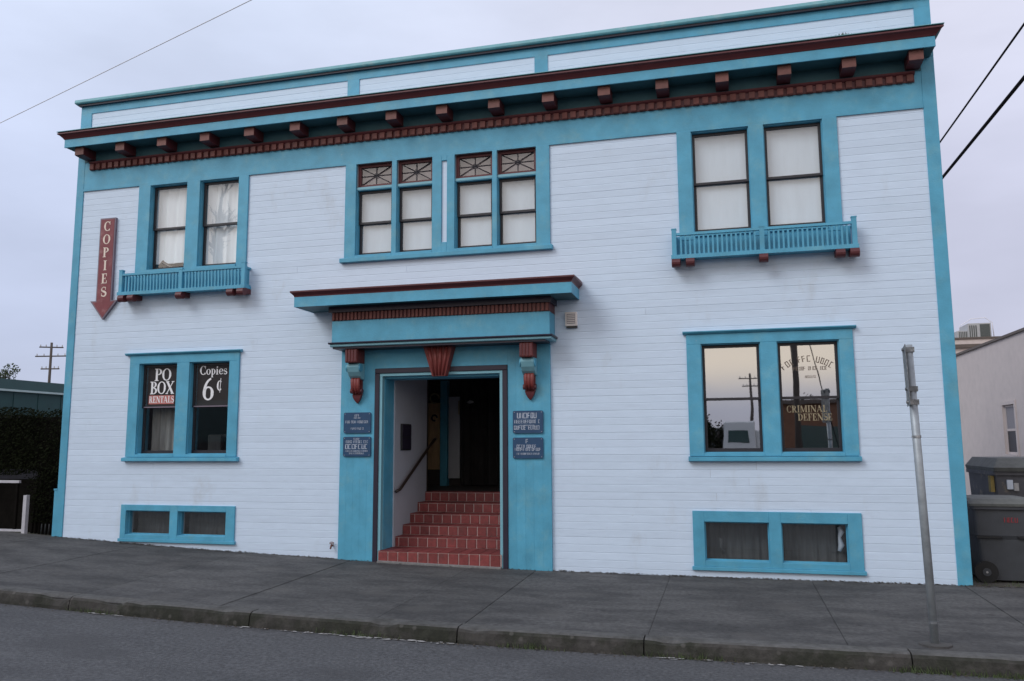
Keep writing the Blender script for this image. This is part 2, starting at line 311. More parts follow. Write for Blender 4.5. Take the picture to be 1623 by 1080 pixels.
for a, b in zip(kj[:-1], kj[1:]):
    mb = MB(); rs = []; n = 22
    for k in range(n+1):
        x = a+.006+(b-a-.012)*k/n; z = zs(x, -3.17); e = .012*noise.noise((x*3, 1, 1)); c = .010*noise.noise((x*9, 5, 2))
        chip = max(0, noise.noise((x*2.3, 9, 4))-.30)*.10 + (.035*max(0, math.sin((x-2.9)*9)) if 2.9 < x < 3.9 else 0)
        rs.append([(x, KY-.035+e, z-.26), (x, KY-.030+e*.7, z-.10), (x, KY-.016+c+chip*.4, z-.030-chip*.5), (x, KY+.004+c+chip, z-.008-chip), (x, KY+.03+chip, z+.003-chip*.7), (x, KY+.15, z+.004), (x, KY+.152, z-.26)])
    mb.rings(rs); nq = 7
    for fi, f_ in enumerate(mb.f):
        if len(f_) == 4 and (fi % nq) in (3, 4): mb.m[fi] = 1
    obj('kerb_stone', mb, ['kerb', 'kerbtop'], kerb)

# ------------------------------------------------------------------ serif lettering (polygons in letter units: cap height 1)
def S_(P, pts, ws):
    n = len(pts); lft = []; rgt = []
    for k in range(n):
        ax, ay = pts[max(k-1, 0)]; bx_, by = pts[min(k+1, n-1)]; d = math.hypot(bx_-ax, by-ay) or 1
        nx, ny = -(by-ay)/d, (bx_-ax)/d; w_ = ws[k] if isinstance(ws, list) else ws
        lft.append((pts[k][0]+nx*w_/2, pts[k][1]+ny*w_/2)); rgt.append((pts[k][0]-nx*w_/2, pts[k][1]-ny*w_/2))
    for k in range(n-1): P.append([lft[k], rgt[k], rgt[k+1], lft[k+1]])
def A_(P, cx, cy, rx, ry, a0, a1, T=.2, t=.07, n=18):
    pts = []; ws = []
    for k in range(n+1):
        a = R(a0+(a1-a0)*k/n); w_ = t+(T-t)*math.cos(a)**2
        pts.append((cx+(rx-w_/2)*math.cos(a), cy+(ry-w_/2)*math.sin(a))); ws.append(w_)
    S_(P, pts, ws)
def Q_(P, x0, y0, x1, y1): P.append([(x0, y0), (x1, y0), (x1, y1), (x0, y1)])
def stem(P, x, h=1, T=.2, s=.09): Q_(P, x, 0, x+T, h); Q_(P, x-s, 0, x+T+s, .06); Q_(P, x-s, h-.06, x+T+s, h)
def glyph(c):
    P = []; T = .2
    if c == 'C': A_(P, .42, .5, .42, .5, 45, 315); Q_(P, .66, .64, .72, .99); Q_(P, .66, .02, .70, .25); w_ = .76
    elif c == 'O': A_(P, .43, .5, .43, .5, 0, 360, n=28); w_ = .86
    elif c == 'P': stem(P, .09); A_(P, .3, .735, .38, .265, -90, 90); w_ = .70
    elif c == 'B': stem(P, .09); A_(P, .3, .755, .34, .245, -90, 90); A_(P, .3, .265, .40, .265, -90, 90); w_ = .73
    elif c == 'R': stem(P, .09); A_(P, .3, .735, .37, .265, -90, 90); S_(P, [(.40, .5), (.66, .03)], .19); Q_(P, .56, 0, .84, .06); w_ = .82
    elif c == 'I': stem(P, .09); w_ = .40
    elif c == 'L': stem(P, .09); Q_(P, .29, 0, .64, .07); Q_(P, .57, .07, .64, .30); w_ = .68
    elif c == 'E': stem(P, .09); Q_(P, .29, .93, .62, 1); Q_(P, .56, .72, .62, .93); Q_(P, .29, .47, .46, .53); Q_(P, .44, .38, .49, .62); Q_(P, .29, 0, .65, .07); Q_(P, .58, .07, .65, .30); w_ = .70
    elif c == 'F': stem(P, .09); Q_(P, .29, .93, .62, 1); Q_(P, .56, .72, .62, .93); Q_(P, .29, .47, .46, .53); Q_(P, .44, .38, .49, .62); w_ = .66
    elif c == 'T': stem(P, .27); Q_(P, .02, .93, .72, 1); Q_(P, .02, .72, .08, .93); Q_(P, .66, .72, .72, .93); w_ = .74
    elif c == 'D': stem(P, .09); A_(P, .28, .5, .50, .5, -90, 90); w_ = .80
    elif c == 'N': S_(P, [(.14, 0), (.14, 1)], .07); S_(P, [(.78, 0), (.78, 1)], .07); S_(P, [(.16, .97), (.76, .03)], .2); Q_(P, 0, 0, .28, .06); Q_(P, 0, .94, .25, 1); Q_(P, .64, .94, .92, 1); w_ = .92
    elif c == 'M': S_(P, [(.14, 0), (.14, 1)], .07); stem(P, .84); S_(P, [(.18, .97), (.52, .05)], .17); S_(P, [(.52, .05), (.88, .97)], .07); Q_(P, 0, 0, .28, .06); w_ = 1.14
    elif c == 'A': S_(P, [(.08, .03), (.40, .98)], .07); S_(P, [(.38, .98), (.74, .03)], .2); Q_(P, .20, .28, .60, .34); Q_(P, 0, 0, .24, .06); Q_(P, .56, 0, .92, .06); w_ = .90
    elif c == 'X': S_(P, [(.14, .98), (.70, .02)], .2); S_(P, [(.12, .03), (.72, .97)], .08); Q_(P, 0, 0, .26, .06); Q_(P, .52, 0, .86, .06); Q_(P, 0, .94, .34, 1); Q_(P, .58, .94, .84, 1); w_ = .84
    elif c in 'Ss':
        k = 1 if c == 'S' else .64; pts = []; ws = []
        for j in range(14): a = R(25+245*j/13); pts.append((k*(.32+.24*math.cos(a)), k*(.74+.22*math.sin(a)))); ws.append(k*(.07+.13*max(0, j-6)/7))
        for j in range(1, 14): a = R(90-240*j/13); pts.append((k*(.32+.26*math.cos(a)), k*(.27+.235*math.sin(a)))); ws.append(k*(.20-.13*max(0, j-5)/8))
        S_(P, pts, ws); Q_(P, k*.50, k*.68, k*.56, k*.97); Q_(P, k*.05, k*.04, k*.11, k*.34); w_ = k*.62
    elif c == 'o': A_(P, .28, .32, .28, .32, 0, 360, T=.16, t=.06); w_ = .56
    elif c == 'e': A_(P, .28, .32, .28, .32, 0, 320, T=.16, t=.06); Q_(P, .10, .31, .54, .37); w_ = .56
    elif c == 'p': Q_(P, .07, -.3, .22, .64); Q_(P, 0, -.3, .30, -.25); Q_(P, 0, .58, .07, .64); A_(P, .24, .32, .31, .32, -100, 100, T=.16, t=.06); w_ = .58
    elif c == 'i': Q_(P, .07, 0, .22, .62); Q_(P, 0, 0, .30, .05); Q_(P, 0, .57, .07, .62); A_(P, .145, .82, .1, .1, 0, 360, T=.1, t=.1, n=10); w_ = .32
    elif c == '6':
        A_(P, .37, .31, .34, .31, 0, 360, T=.19, t=.07, n=26); pts = []; ws = []
        for j in range(14): a = R(180-78*j/13); pts.append((.62+.50*math.cos(a), .33+.64*math.sin(a))); ws.append(.19-.11*j/13)
        S_(P, pts, ws); w_ = .76
    elif c == '\u00a2': A_(P, .25, .32, .25, .32, 50, 310, T=.15, t=.06); S_(P, [(.28, -.12), (.34, .78)], .05); w_ = .50
    else: w_ = .35
    return P, w_
LEVEL = [0]
def put(mb, P, x, y, z, h, sx=1, rot=0):
    ca, sa = math.cos(rot), math.sin(rot)
    for q in P:
        LEVEL[0] = (LEVEL[0]+1) % 9; yy = y-.00022*LEVEL[0]
        mb.face(*[(x+(px*sx*h*ca-py*h*sa), yy, z+(px*sx*h*sa+py*h*ca)) for px, py in q])
def text(mb, s, xc, y, z, h, sx=1, gap=.07):
    gl = [glyph(c) for c in s]; tot = sum(g[1] for g in gl)+gap*(len(s)-1); x = xc-tot*h*sx/2
    for P, w_ in gl: put(mb, P, x, y, z, h, sx); x += (w_+gap)*h*sx
def words(s, xc, y, z, h, sx, gap, m, parent):       # one object per letter
    gl = [glyph(c) for c in s]; tot = sum(g[1] for g in gl)+gap*(len(s)-1); x = xc-tot*h*sx/2
    for P, w_ in gl: mb = MB(); put(mb, P, x, y, z, h, sx); obj('letter', mb, m, parent); x += (w_+gap)*h*sx
def marks(mb, xc, width, y, z, h, rng, arc=0):      # lettering too small to read: rows of letter-sized strokes
    x = -width/2; n = 0
    while x < width/2-h*.4:
        w_ = h*rng.uniform(.5, .8)
        if rng.random() < .16 and n > 2: x += h*.5; n = 0; continue
        P = []; k = rng.random(); w0 = w_/h*.85
        Q_(P, 0, 0, .15, 1)
        if k < .6: Q_(P, w0-.13, 0, w0, 1)
        if k > .25: Q_(P, .15, .88, w0-.13, 1)
        if .15 < k < .8: Q_(P, .15, 0, w0-.13, .12)
        if k > .7: Q_(P, .15, .44, w0-.13, .56)
        zz = z-arc*(x/(width/2))**2 if arc else z; rot = -2*arc*x/(width/2)**2 if arc else 0
        put(mb, P, xc+x, y, zz, h, 1, rot); x += w_; n += 1

# ------------------------------------------------------------------ THE BUILDING
W = 12.488; Y0 = -.019
house = tag(empty('commercial_building', (6.2, 0, zg(6.2))), 'two storey white clapboard commercial building with teal trim and a deep bracketed cornice', 'building')
FRB = 5.49      # underside of frieze board
UL = [(1.395, 2.049), (2.275, 2.943)]; UR = [(9.575, 10.289), (10.471, 11.174)]
UC = [(4.862, 5.414), (5.487, 6.022), (6.352, 6.897), (6.963, 7.514)]
LL = [(1.361, 2.018), (2.230, 2.902)]; LR = [(9.606, 10.317), (10.513, 11.226)]
BL = [(1.255, 2.008), (2.140, 2.935)]; BR = [(9.575, 10.330), (10.468, 11.212)]
UZ = (4.129, 5.466); LZ = (1.329, 2.69); CZ = (4.119, 5.488)
holes = [(a, b, *UZ) for a, b in UL+UR]+[(a, b, *CZ) for a, b in UC]+[(a, b, *LZ) for a, b in LL+LR]+[(a-.005, b+.005, .170, .525) for a, b in BL]+[(a-.005, b+.005, .040, .515) for a, b in BR]+[(5.24, 7.08, -.6, 2.48)]
def holed(x0, x1, z0, z1, hs, ya, yb):
    xs_ = sorted({x0, x1, *[h[0] for h in hs], *[h[1] for h in hs]}); zs_ = sorted({z0, z1, *[max(z0, h[2]) for h in hs], *[h[3] for h in hs]})
    mb = MB()
    def solid(i, j):
        if not (0 <= i < len(xs_)-1 and 0 <= j < len(zs_)-1): return False
        cx = (xs_[i]+xs_[i+1])/2; cz = (zs_[j]+zs_[j+1])/2
        return not any(h[0] < cx < h[1] and h[2] < cz < h[3] for h in hs)
    for i in range(len(xs_)-1):
        for j in range(len(zs_)-1):
            if not solid(i, j): continue
            a, b, c, d = xs_[i], xs_[i+1], zs_[j], zs_[j+1]
            mb.face((a, ya, c), (b, ya, c), (b, ya, d), (a, ya, d)); mb.face((a, yb, c), (a, yb, d), (b, yb, d), (b, yb, c))
            if not solid(i-1, j): mb.face((a, ya, c), (a, ya, d), (a, yb, d), (a, yb, c))
            if not solid(i+1, j): mb.face((b, ya, c), (b, yb, c), (b, yb, d), (b, ya, d))
            if not solid(i, j-1): mb.face((a, ya, c), (a, yb, c), (b, yb, c), (b, ya, c))
            if not solid(i, j+1): mb.face((a, ya, d), (b, ya, d), (b, yb, d), (a, yb, d))
    return mb
wall = obj('front_wall', holed(.02, W-.02, -.6, 6.9, holes, .0, .14), 'wallback', house)
# closed shell behind the front: sides, back, roof, floors
sh = MB(); sh.box(.02, .14, .141, 10, -.6, 6.9); sh.box(W-.14, W-.02, .141, 10, -.6, 6.9); sh.box(.141, W-.141, 9.85, 10, -.6, 6.9)
obj('side_walls', sh, 'siding', house)
obj('roof_deck', B(.141, W-.141, .141, 9.849, 6.5, 6.6), 'room', house)
obj('upper_floor', B(.141, W-.141, .141, 9.849, 3.3, 3.45), 'room', house)
obj('ground_floor', MB().box(.141, 4.2, .141, 9.849, .62, .74).box(7.2, W-.141, .141, 9.849, .62, .74), 'room', house)
obj('room_divider', MB().box(4.1, 4.2, .141, 4.2, .741, 3.299).box(7.2, 7.3, .141, 4.2, .741, 3.299), 'room', house)
obj('room_back_wall', MB().box(.141, W-.141, 4.201, 4.3, .741, 3.299).box(.141, W-.141, 4.0, 4.1, 3.451, 6.499).box(.141, W-.141, 2.5, 2.6, -.6, .619), 'room', house)

# siding boards, course by course
PITCH = .0935
cuts = [(1.25, 3.05, UZ[0]-.02, 5.6), (9.44, 11.30, UZ[0]-.02, 5.6), (4.76, 7.63, 4.07, 5.6), (1.25, 3.0, 1.29, 2.78), (9.49, 11.30, 1.29, 2.78),
        (1.22, 3.03, .13, .56), (9.49, 11.31, .0, .59), (4.76, 7.62, -1, 2.84)]
def board(x0, x1, z0, z1):
    f = Y0+random.uniform(-.0007, .0007)
    pr = [(.0, z0), (f+.001, z0+.0005), (f-.0005, z0+.004), (f+.0004, z1-.008), (f+.0016, z1-.004), (f+.0018, z1), (.0, z1)]
    obj('siding_board', MB().prism(pr, x0, x1), 'siding', wall)
def course(xa, xb, z0, z1):
    iv = [(xa, xb)]
    for a, b, c, d in cuts:
        if z0 > c-.001 and z1 < d+.001 or (z0 < d-.03 and z1 > c+.03):
            nv = []
            for p, q in iv:
                if b <= p or a >= q: nv.append((p, q)); continue
                if a > p: nv.append((p, a))
                if b < q: nv.append((b, q))
            iv = nv
    for p, q in iv:
        if q-p > 3.0 and random.random() < .5:
            c_ = p+(q-p)*random.uniform(.25, .75); board(p, c_-.0012, z0, z1); board(c_+.0012, q, z0, z1)
        elif q-p > .02: board(p, q, z0, z1)
z = -.27
while z < FRB+.02:
    course(.10, W-.10, z, min(z+PITCH, FRB+.03)); z += PITCH
for a, b in ((.17, 4.72), (4.85, 7.54), (7.66, W-.16)):       # parapet panels
    z = 6.30
    while z < 6.84: board(a, b, z, min(z+PITCH, 6.86)); z += PITCH

# corner boards, frieze, parapet frame and coping
obj('corner_board', B(.0, .134, -.034, .02, -.35, 6.12), 'teal', house, bevel=.004)
obj('corner_board', B(12.336, W, -.034, .02, -.35, 6.12), 'teal', house, bevel=.004)
obj('corner_trim', MB().box(-.055, -.001, -.03, .03, -.2, .80).box(-.062, -.0015, -.037, .037, .80, .825), 'teal', house)
obj('frieze_board', B(.1345, 12.3355, -.032, -.001, FRB, 6.10), 'teal', house, bevel=.003)
obj('frieze_moulding', B(.1345, 12.3355, -.040, -.0325, FRB-.012, FRB+.022), 'teal', house)
par = empty('parapet', (6.2, 0, 6.3), house)
obj('rail', B(.0, W, -.032, .02, 6.772, 6.925), 'teal', par)
for a, b in ((.0, .20), (4.69, 4.875), (7.505, 7.69), (12.305, W)): obj('stile', B(a, b, -.0325, .02, 6.125, 6.771), 'teal', par)
obj('coping', MB().prism([(-.035, 6.922), (-.105, 6.930), (-.115, 6.945), (-.105, 6.990), (.10, 7.010), (.10, 6.922)], -.07, W+.07), 'tealgreen', par)
obj('coping_shade_strip', B(-.02, W+.02, -.075, -.033, 6.892, 6.9215), 'navy', par)  # navy strip painted in for the shadow line below the coping

# cornice
SOF = 6.108
cor = empty('cornice', (6.2, 0, SOF), house)
cx0, cx1 = .02, 12.44
obj('soffit', B(cx0, cx1, -.335, -.0335, SOF, SOF+.05), 'shadedteal', cor)
obj('fascia', B(cx0, cx1, -.355, -.336, SOF-.012, SOF+.118), 'teal', cor, bevel=.003)
prof = [(-.02, SOF+.119), (-.360, SOF+.119), (-.372, SOF+.140), (-.400, SOF+.175), (-.425, SOF+.190), (-.425, SOF+.208), (-.02, SOF+.225)]
rs = []
for xx, k in ((cx0, 0), (cx1, 1)):      # mitred ends: the moulding swells outwards with its projection
    rs.append([(xx+(1 if k else -1)*max(0, -y-.355)*1.2, y, z_) for y, z_ in prof])
obj('crown_moulding', MB().rings(rs), 'maroon', cor)
obj('flashing', B(cx0-.09, cx1+.09, -.432, -.02, SOF+.2255, SOF+.233), 'tealgreen', cor)
obj('bed_moulding', MB().prism([(-.0325, 5.90), (-.0325, 5.945), (-.075, 5.945), (-.068, 5.925), (-.050, 5.905)], .24, 12.26), 'maroon', cor)
obj('frieze_upper', B(.1345, 12.3355, -.0425, -.0325, 5.95, SOF-.001), 'shadedteal', cor)
bk = MB().prism([(-.0428, 0), (-.305, .0), (-.305, -.128), (-.270, -.134), (-.20, -.140), (-.12, -.140), (-.0428, -.140)], -.080, .080)
bk.m = [1 if all(abs(bk.v[i][1]+.305) < 1e-6 for i in f) else 0 for f in bk.f]
bm_ = bk.mesh('bracket', ['maroon', 'maroonlit'])
for k in range(17):
    x = .262+k*(12.235-.262)/16
    br = obj('bracket', bm_, None, cor, loc=(x, 0, SOF-.0006)); 
dm = MB().prism([(-.0325, 0), (-.0325, .092), (-.078, .092), (-.078, .012), (-.066, 0)], -.036, .036).mesh('dentil', ['dentilred'])
nd = 104
obj('dentil_backing', B(.245, 12.255, -.045, -.0326, 5.812, 5.8995), 'maroon', cor)
for k in range(nd): obj('dentil', dm, None, cor, loc=(.30+k*(12.20-.30)/(nd-1), 0, 5.808))

# ------------------------------------------------------------------ windows
def rectframe(mb, x0, x1, z0, z1, w_, ya, yb, wt=None, wb=None):
    wt = wt or w_; wb = wb or w_
    mb.box(x0, x0+w_, ya, yb, z0, z1); mb.box(x1-w_, x1, ya, yb, z0, z1)
    mb.box(x0+w_+.0002, x1-w_-.0002, ya, yb, z1-wt, z1); mb.box(x0+w_+.0002, x1-w_-.0002, ya, yb, z0, z0+wb)
def double_hung(win, x0, x1, z0, z1, zm, gl, lined=True):
    rv = MB(); rectframe(rv, x0-.001, x1+.001, z0-.001, z1+.001, .012, -.015, .12); obj('jamb', rv, 'teal', win)
    a, b = x0+.013, x1-.013
    s1 = MB(); rectframe(s1, a, b, zm-.016, z1-.013, .030, .045, .075, .034, .030); obj('upper_sash', s1, 'sash', win)
    s2 = MB(); rectframe(s2, a, b, z0+.013, zm+.016, .032, .0755, .105, .030, .042); obj('lower_sash', s2, 'sash', win)
    obj('pane', MB().face((a+.028, .062, zm+.010), (b-.028, .062, zm+.010), (b-.028, .062, z1-.045), (a+.028, .062, z1-.045)), gl, win)
    obj('pane', MB().face((a+.030, .092, z0+.053), (b-.030, .092, z0+.053), (b-.030, .092, zm-.010), (a+.030, .092, zm-.010)), gl, win)
def pleated(x0, x1, z0, z1, y, amp, per, n=60):
    mb = MB(); mb.rings([[(x0+(x1-x0)*k/n, y+amp*math.sin(2*math.pi*(x0+(x1-x0)*k/n)/per+.8*math.sin(k*.37))+(.004 if zz == z1 else 0), zz) for k in range(n+1)] for zz in (z0, z1)], cap=False, closed=False); return mb
def casing(win, op, z0, z1, cx0_, cx1_, top, y=-.045):
    mb = MB(); xs_ = [cx0_]+[v for o_ in op for v in o_]+[cx1_]
    for k in range(0, len(xs_), 2): mb.box(xs_[k], xs_[k+1], y, -.0005, z0, z1 if top is None else z1)
    if top: mb.box(cx0_, cx1_, y, -.0005, z1+.0002, top)
    return obj('casing', mb, 'teal', win, bevel=.003)
rngb = random.Random(3)
# upper left and upper right pairs
for op, cxa, cxb, gl, nm in ((UL, 1.185, 3.11, 'glass', 'l'), (UR, 9.392, 11.346, 'glass', 'r')):
    win = empty('window', ((cxa+cxb)/2, 0, UZ[0]), house)
    casing(win, op, UZ[0]-.10, FRB-.013, cxa, cxb, None)
    for a, b in op: obj('lintel', B(a, b, -.0445, -.0005, UZ[1], FRB-.0135), 'teal', win)
    obj('sill', MB().box(op[0][0], op[0][1], -.060, -.0005, UZ[0]-.06, UZ[0]).box(op[1][0], op[1][1], -.060, -.0005, UZ[0]-.06, UZ[0]), 'teal', win)
    for k, (a, b) in enumerate(op):
        double_hung(win, a, b, UZ[0], UZ[1], 4.785, gl)
        if nm == 'r': obj('blind', pleated(a+.005, b-.005, UZ[0], UZ[1], .113, .0015, .27+.05*k), 'blind', win)
        elif k == 0: obj('roof_reflection', MB().tube([(a+.04, .14, UZ[0]+.03), (a+.16, .15, UZ[0]+.13), (a+.30, .14, UZ[0]+.05), (a+.5, .15, UZ[0]+.04)], [.03, .06, .05, .03], 8), 'rail', win, smooth=True); obj('blind', pleated(a+.005, b-.005, UZ[0]+.12, UZ[1], .122, .010, .21), 'whitecurtain', win)  # dark tube added to imitate a roof reflected low in the pane
        else: obj('curtain', pleated(a+.005, b-.005, UZ[0], UZ[1], .130, .016, .17), 'whitecurtain', win)
# centre group of four, transoms with a wheel-spoke lattice
win = empty('window', (6.19, 0, CZ[0]), house)
cs = MB()
for a, b in ((4.693, 4.862), (5.414, 5.487), (6.022, 6.160), (6.240, 6.352), (6.897, 6.963), (7.514, 7.70)): cs.box(a, b, -.045, -.0005, CZ[0]-.025, FRB-.0125)
cs.box(6.1602, 6.2398, -.045, -.0005, CZ[0]-.025, 4.235).box(6.1602, 6.2398, -.045, -.0005, 5.405, FRB-.0125)
obj('casing', cs, 'teal', win, bevel=.003)
obj('white_strip', B(6.161, 6.239, -.020, -.0006, 4.236, 5.404), 'siding', win)
obj('sill', B(4.640, 7.735, -.085, -.0005, 4.030, CZ[0]-.0252), 'teal', win, bevel=.006)
TZ = 5.100
for k, (a, b) in enumerate(UC):
    obj('sill_board', B(a, b, -.05, -.0005, CZ[0]-.025, CZ[0]+.012), 'teal', win)
    obj('transom_bar', B(a+.0005, b-.0005, -.020, .10, TZ, TZ+.034), 'teal_light', win)
    double_hung(win, a, b, CZ[0]+.013, TZ, 4.617, 'glass')
    t0 = TZ+.035; t1 = CZ[1]; f_ = MB(); rectframe(f_, a+.001, b-.001, t0, t1, .042, .03, .07, .05, .042); obj('transom_sash', f_, 'maroon', win)
    xa, xb, za, zb = a+.042, b-.042, t0+.042, t1-.05; xc, zc = (xa+xb)/2, (za+zb)/2
    obj('pane', MB().face((xa, .055, za), (xb, .055, za), (xb, .055, zb), (xa, .055, zb)), 'glass', win)
    sp_ = MB()
    for q, (dx, dz) in enumerate(((xa, zc), (xb, zc), (xc, za), (xc, zb), (xa, za), (xb, zb), (xa, zb), (xb, za))):
        sp_.tube([(xc, .046-.0008*q, zc), (dx, .046-.0008*q, dz)], .0065, 6)
    sp_.tube([(xc+.034*math.cos(t), .040, zc+.034*math.sin(t)) for t in (2*math.pi*j/12 for j in range(13))], .005, 5)
    obj('spoke_lattice', sp_, 'sash', win)
    obj('blind', pleated(a+.004, b-.004, CZ[0], TZ, .113, .0012, .23), 'blind', win)
    obj('transom_shade', B(a+.004, b-.004, .130, .134, TZ+.002, CZ[1]), 'transom', win)
# ground floor pairs
def lower(op, cxa, cxb, hx0, hx1, sx0, sx1, zm, gl):
    win = empty('window', ((cxa+cxb)/2, 0, LZ[0]), house)
    mb = MB(); xs_ = [cxa, op[0][0], op[0][1], op[1][0], op[1][1], cxb]
    for k in (0, 2, 4): mb.box(xs_[k], xs_[k+1], -.045, -.0005, LZ[0]-.028, LZ[1])
    mb.box(cxa, cxb, -.0455, -.0005, LZ[1]+.0002, 2.815); obj('casing', mb, 'teal', win, bevel=.003)
    for a, b in op: obj('sill_board', B(a, b, -.05, -.0005, LZ[0]-.028, LZ[0]+.010), 'teal', win)
    obj('header', MB().prism([(-.001, 2.816), (-.062, 2.816), (-.088, 2.838), (-.088, 2.850), (-.001, 2.858)], hx0, hx1), 'teal', win)
    obj('sill', MB().prism([(-.001, 1.236), (-.078, 1.236), (-.092, 1.244), (-.092, 1.288), (-.001, 1.3006)], sx0, sx1), 'teal', win)
    for a, b in op: double_hung(win, a, b, LZ[0]+.011, LZ[1], zm, gl)
    return win
wl = lower(LL, 1.19, 3.065, 1.125, 3.10, 1.163, 3.105, 2.045, 'glass')
wr = lower(LR, 9.43, 11.385, 9.389, 11.425, 9.415, 11.40, 2.004, 'mirror_glass')
# left pane signs: dark card in the upper sash with printed words
(a, b), (c, d) = LL
obj('sign_card', B(a+.043, b-.043, .066, .069, 2.06, LZ[1]-.05), mat('dark_brown_card', (.022, .016, .016), .6, .3, 12), wl)
obj('sign_card', B(c+.043, d-.043, .066, .069, 2.06, LZ[1]-.05), bpy.data.materials['dark_brown_card'], wl)
xm = (a+b)/2+.008
words('PO', xm+.005, .0610, 2.435, .185, 1.0, .0, 'white_l', wl); words('BOX', xm, .0610, 2.235, .19, .92, -.02, 'white_l', wl)
obj('print_band', MB().face((xm-.225, .0609, 2.085), (xm+.215, .0609, 2.085), (xm+.215, .0609, 2.215), (xm-.225, .0609, 2.215)), 'redband', wl)
words('RENTALS', xm-.002, .0601, 2.105, .098, .78, .04, 'white_l', wl)
xm = (c+d)/2+.002
words('Copies', xm, .0610, 2.505, .135, 1.0, .04, 'white_l', wl); words('6', xm-.07, .0610, 2.125, .335, .82, 0, 'white_l', wl); words('\u00a2', xm+.115, .0610, 2.265, .235, .8, 0, 'white_l', wl)
for x0, x1 in ((a, b), (c, d)): obj('card_edge', B(x0+.043, x1-.043, .040, .0449, 2.030, 2.046), 'signedge', wl)
obj('curtain', pleated(a, b, .78, 2.05, .30, .02, .13), 'greycurtain', wl)
obj('shelf', MB().box(c, d, .50, .9, 1.60, 1.63).box(c+.02, c+.24, .45, .49, .8, 1.62), 'curtain', wl)
# gilt lettering on the right hand panes
(a, b), (c, d) = LR; rq = random.Random(11)
tx = MB(); xm = (c+d)/2
marks(tx, xm, .56, .0605, 2.440, .075, rq, .10); marks(tx, xm+.03, .40, .0605, 2.335, .045, rq); marks(tx, xm+.03, .14, .0605, 2.24, .03, rq)
tag(obj('lettering', tx, mat('dark_gilt_lettering', (.16, .12, .09), .5, .3, 40), wr), kind='stuff')
words('CRIMINAL', xm-.035, .0905, 1.825, .085, .86, .05, 'gold', wr); words('DEFENSE', xm+.055, .0905, 1.725, .085, .86, .05, 'gold', wr)
# basement windows
def basement(op, cxa, cxb, z0, z1, oz0, oz1, mull):
    win = empty('basement_window', ((cxa+cxb)/2, 0, z0), house); mb = MB()
    xs_ = [cxa, op[0][0], op[0][1], op[1][0], op[1][1], cxb]
    for k in (0, 2, 4): mb.box(xs_[k], xs_[k+1], -.042, -.0005, z0+.035, z1)
    for a_, b_ in op: mb.box(a_+.0002, b_-.0002, -.0418, -.0005, oz1, z1-.0003); mb.box(a_+.0002, b_-.0002, -.0418, -.0005, z0+.0355, oz0)
    obj('casing', mb, 'teal', win, bevel=.003)
    obj('sill', B(cxa-.02, cxb+.02, -.058, -.0005, z0-.01, z0+.0348), 'teal', win, bevel=.004)
    for a_, b_ in op:
        rv = MB(); rectframe(rv, a_-.006, b_+.006, oz0-.006, oz1+.006, .010, -.012, .10); obj('jamb', rv, 'teal', win)
        s_ = MB(); rectframe(s_, a_+.0042, b_-.0042, oz0+.0042, oz1-.0042, .012, .03, .06); obj('sash', s_, 'teal', win)
        obj('pane', MB().face((a_+.014, .045, oz0+.014), (b_-.014, .045, oz0+.014), (b_-.014, .045, oz1-.014), (a_+.014, .045, oz1-.014)), 'glass', win)
        obj('curtain', pleated(a_+.01, b_-.01, oz0-.02, oz1+.02, .22, .010, .11), 'curtain', win)
    return win
basement(BL, 1.166, 3.078, .082, .605, .175, .520, .1)
bw = basement(BR, 9.437, 11.366, -.058, .638, .045, .510, .1)
obj('rag', MB().tube([(11.13, .14, .46), (11.155, .13, .40), (11.13, .13, .34), (11.15, .14, .25), (11.12, .13, .18)], [.02, .035, .018, .035, .02], 8), 'bag', bw, smooth=True)
obj('rag', MB().tube([(9.73, .16, .30), (9.77, .15, .27), (9.76, .16, .19), (9.80, .16, .12)], [.008, .022, .012, .018], 8), 'curtain', bw, smooth=True)

# ------------------------------------------------------------------ balconettes under the upper windows
balm = B(-.011, .011, -.011, .011, 0, .262).mesh('baluster', ['teal'])
bkm = MB().box(-.048, .048, -.19, -.0185, -.075, 0).cyl_x(-.052, .052, -.185, -.058, .056, 14).mesh('bracket', ['maroon'])
def balcony(x0, x1, zt, brs):
    b_ = empty('balcony', ((x0+x1)/2, 0, zt-.32), house); z0 = zt-.325; F_ = -.17
    obj('floor', B(x0, x1, F_-.03, -.0185, z0, z0+.035), 'teal', b_)
    obj('floor_edge', B(x0-.012, x1+.012, F_-.045, F_-.0301, z0-.010, z0+.040), 'teal', b_)
    obj('top_rail', MB().box(x0+.05, x1-.05, F_-.026, F_+.020, zt-.032, zt), 'teal', b_)
    for s, xx in ((1, x0), (-1, x1)):
        xa_, xb_ = sorted((xx+s*.010, xx+s*.046)); obj('side_rail', MB().box(xa_, xb_, F_+.026, -.0185, zt-.032, zt-.001).box(xa_, xb_, F_+.026, -.0185, z0+.0355, z0+.06), 'teal', b_)
        for yy in (-.105, -.06): obj('baluster', balm, None, b_, loc=(xx+s*.028, yy, z0+.034))
    xm_ = (x0+x1)/2
    obj('back_panel', B(x0+.05, x1-.05, -.038, -.0187, z0+.0352, zt-.012), 'teal', b_)
    for xx in (x0+.028, xm_, x1-.028):
        h_ = .075 if xx != xm_ else .005
        obj('post', MB().box(xx-.028, xx+.028, F_-.029, F_+.025, z0+.0352, zt+h_*.6).box(xx-.033, xx+.033, F_-.033, F_+.029, zt+h_*.6, zt+h_*.6+.014), 'teal', b_)
    for xs_, xe in ((x0+.056, xm_-.028), (xm_+.028, x1-.056)):
        for k in range(1, 18): obj('baluster', balm, None, b_, loc=(xs_+(xe-xs_)*k/18, F_-.003, z0+.034))
    for xx in brs: obj('bracket', bkm, None, b_, loc=(xx, 0, z0-.0003))
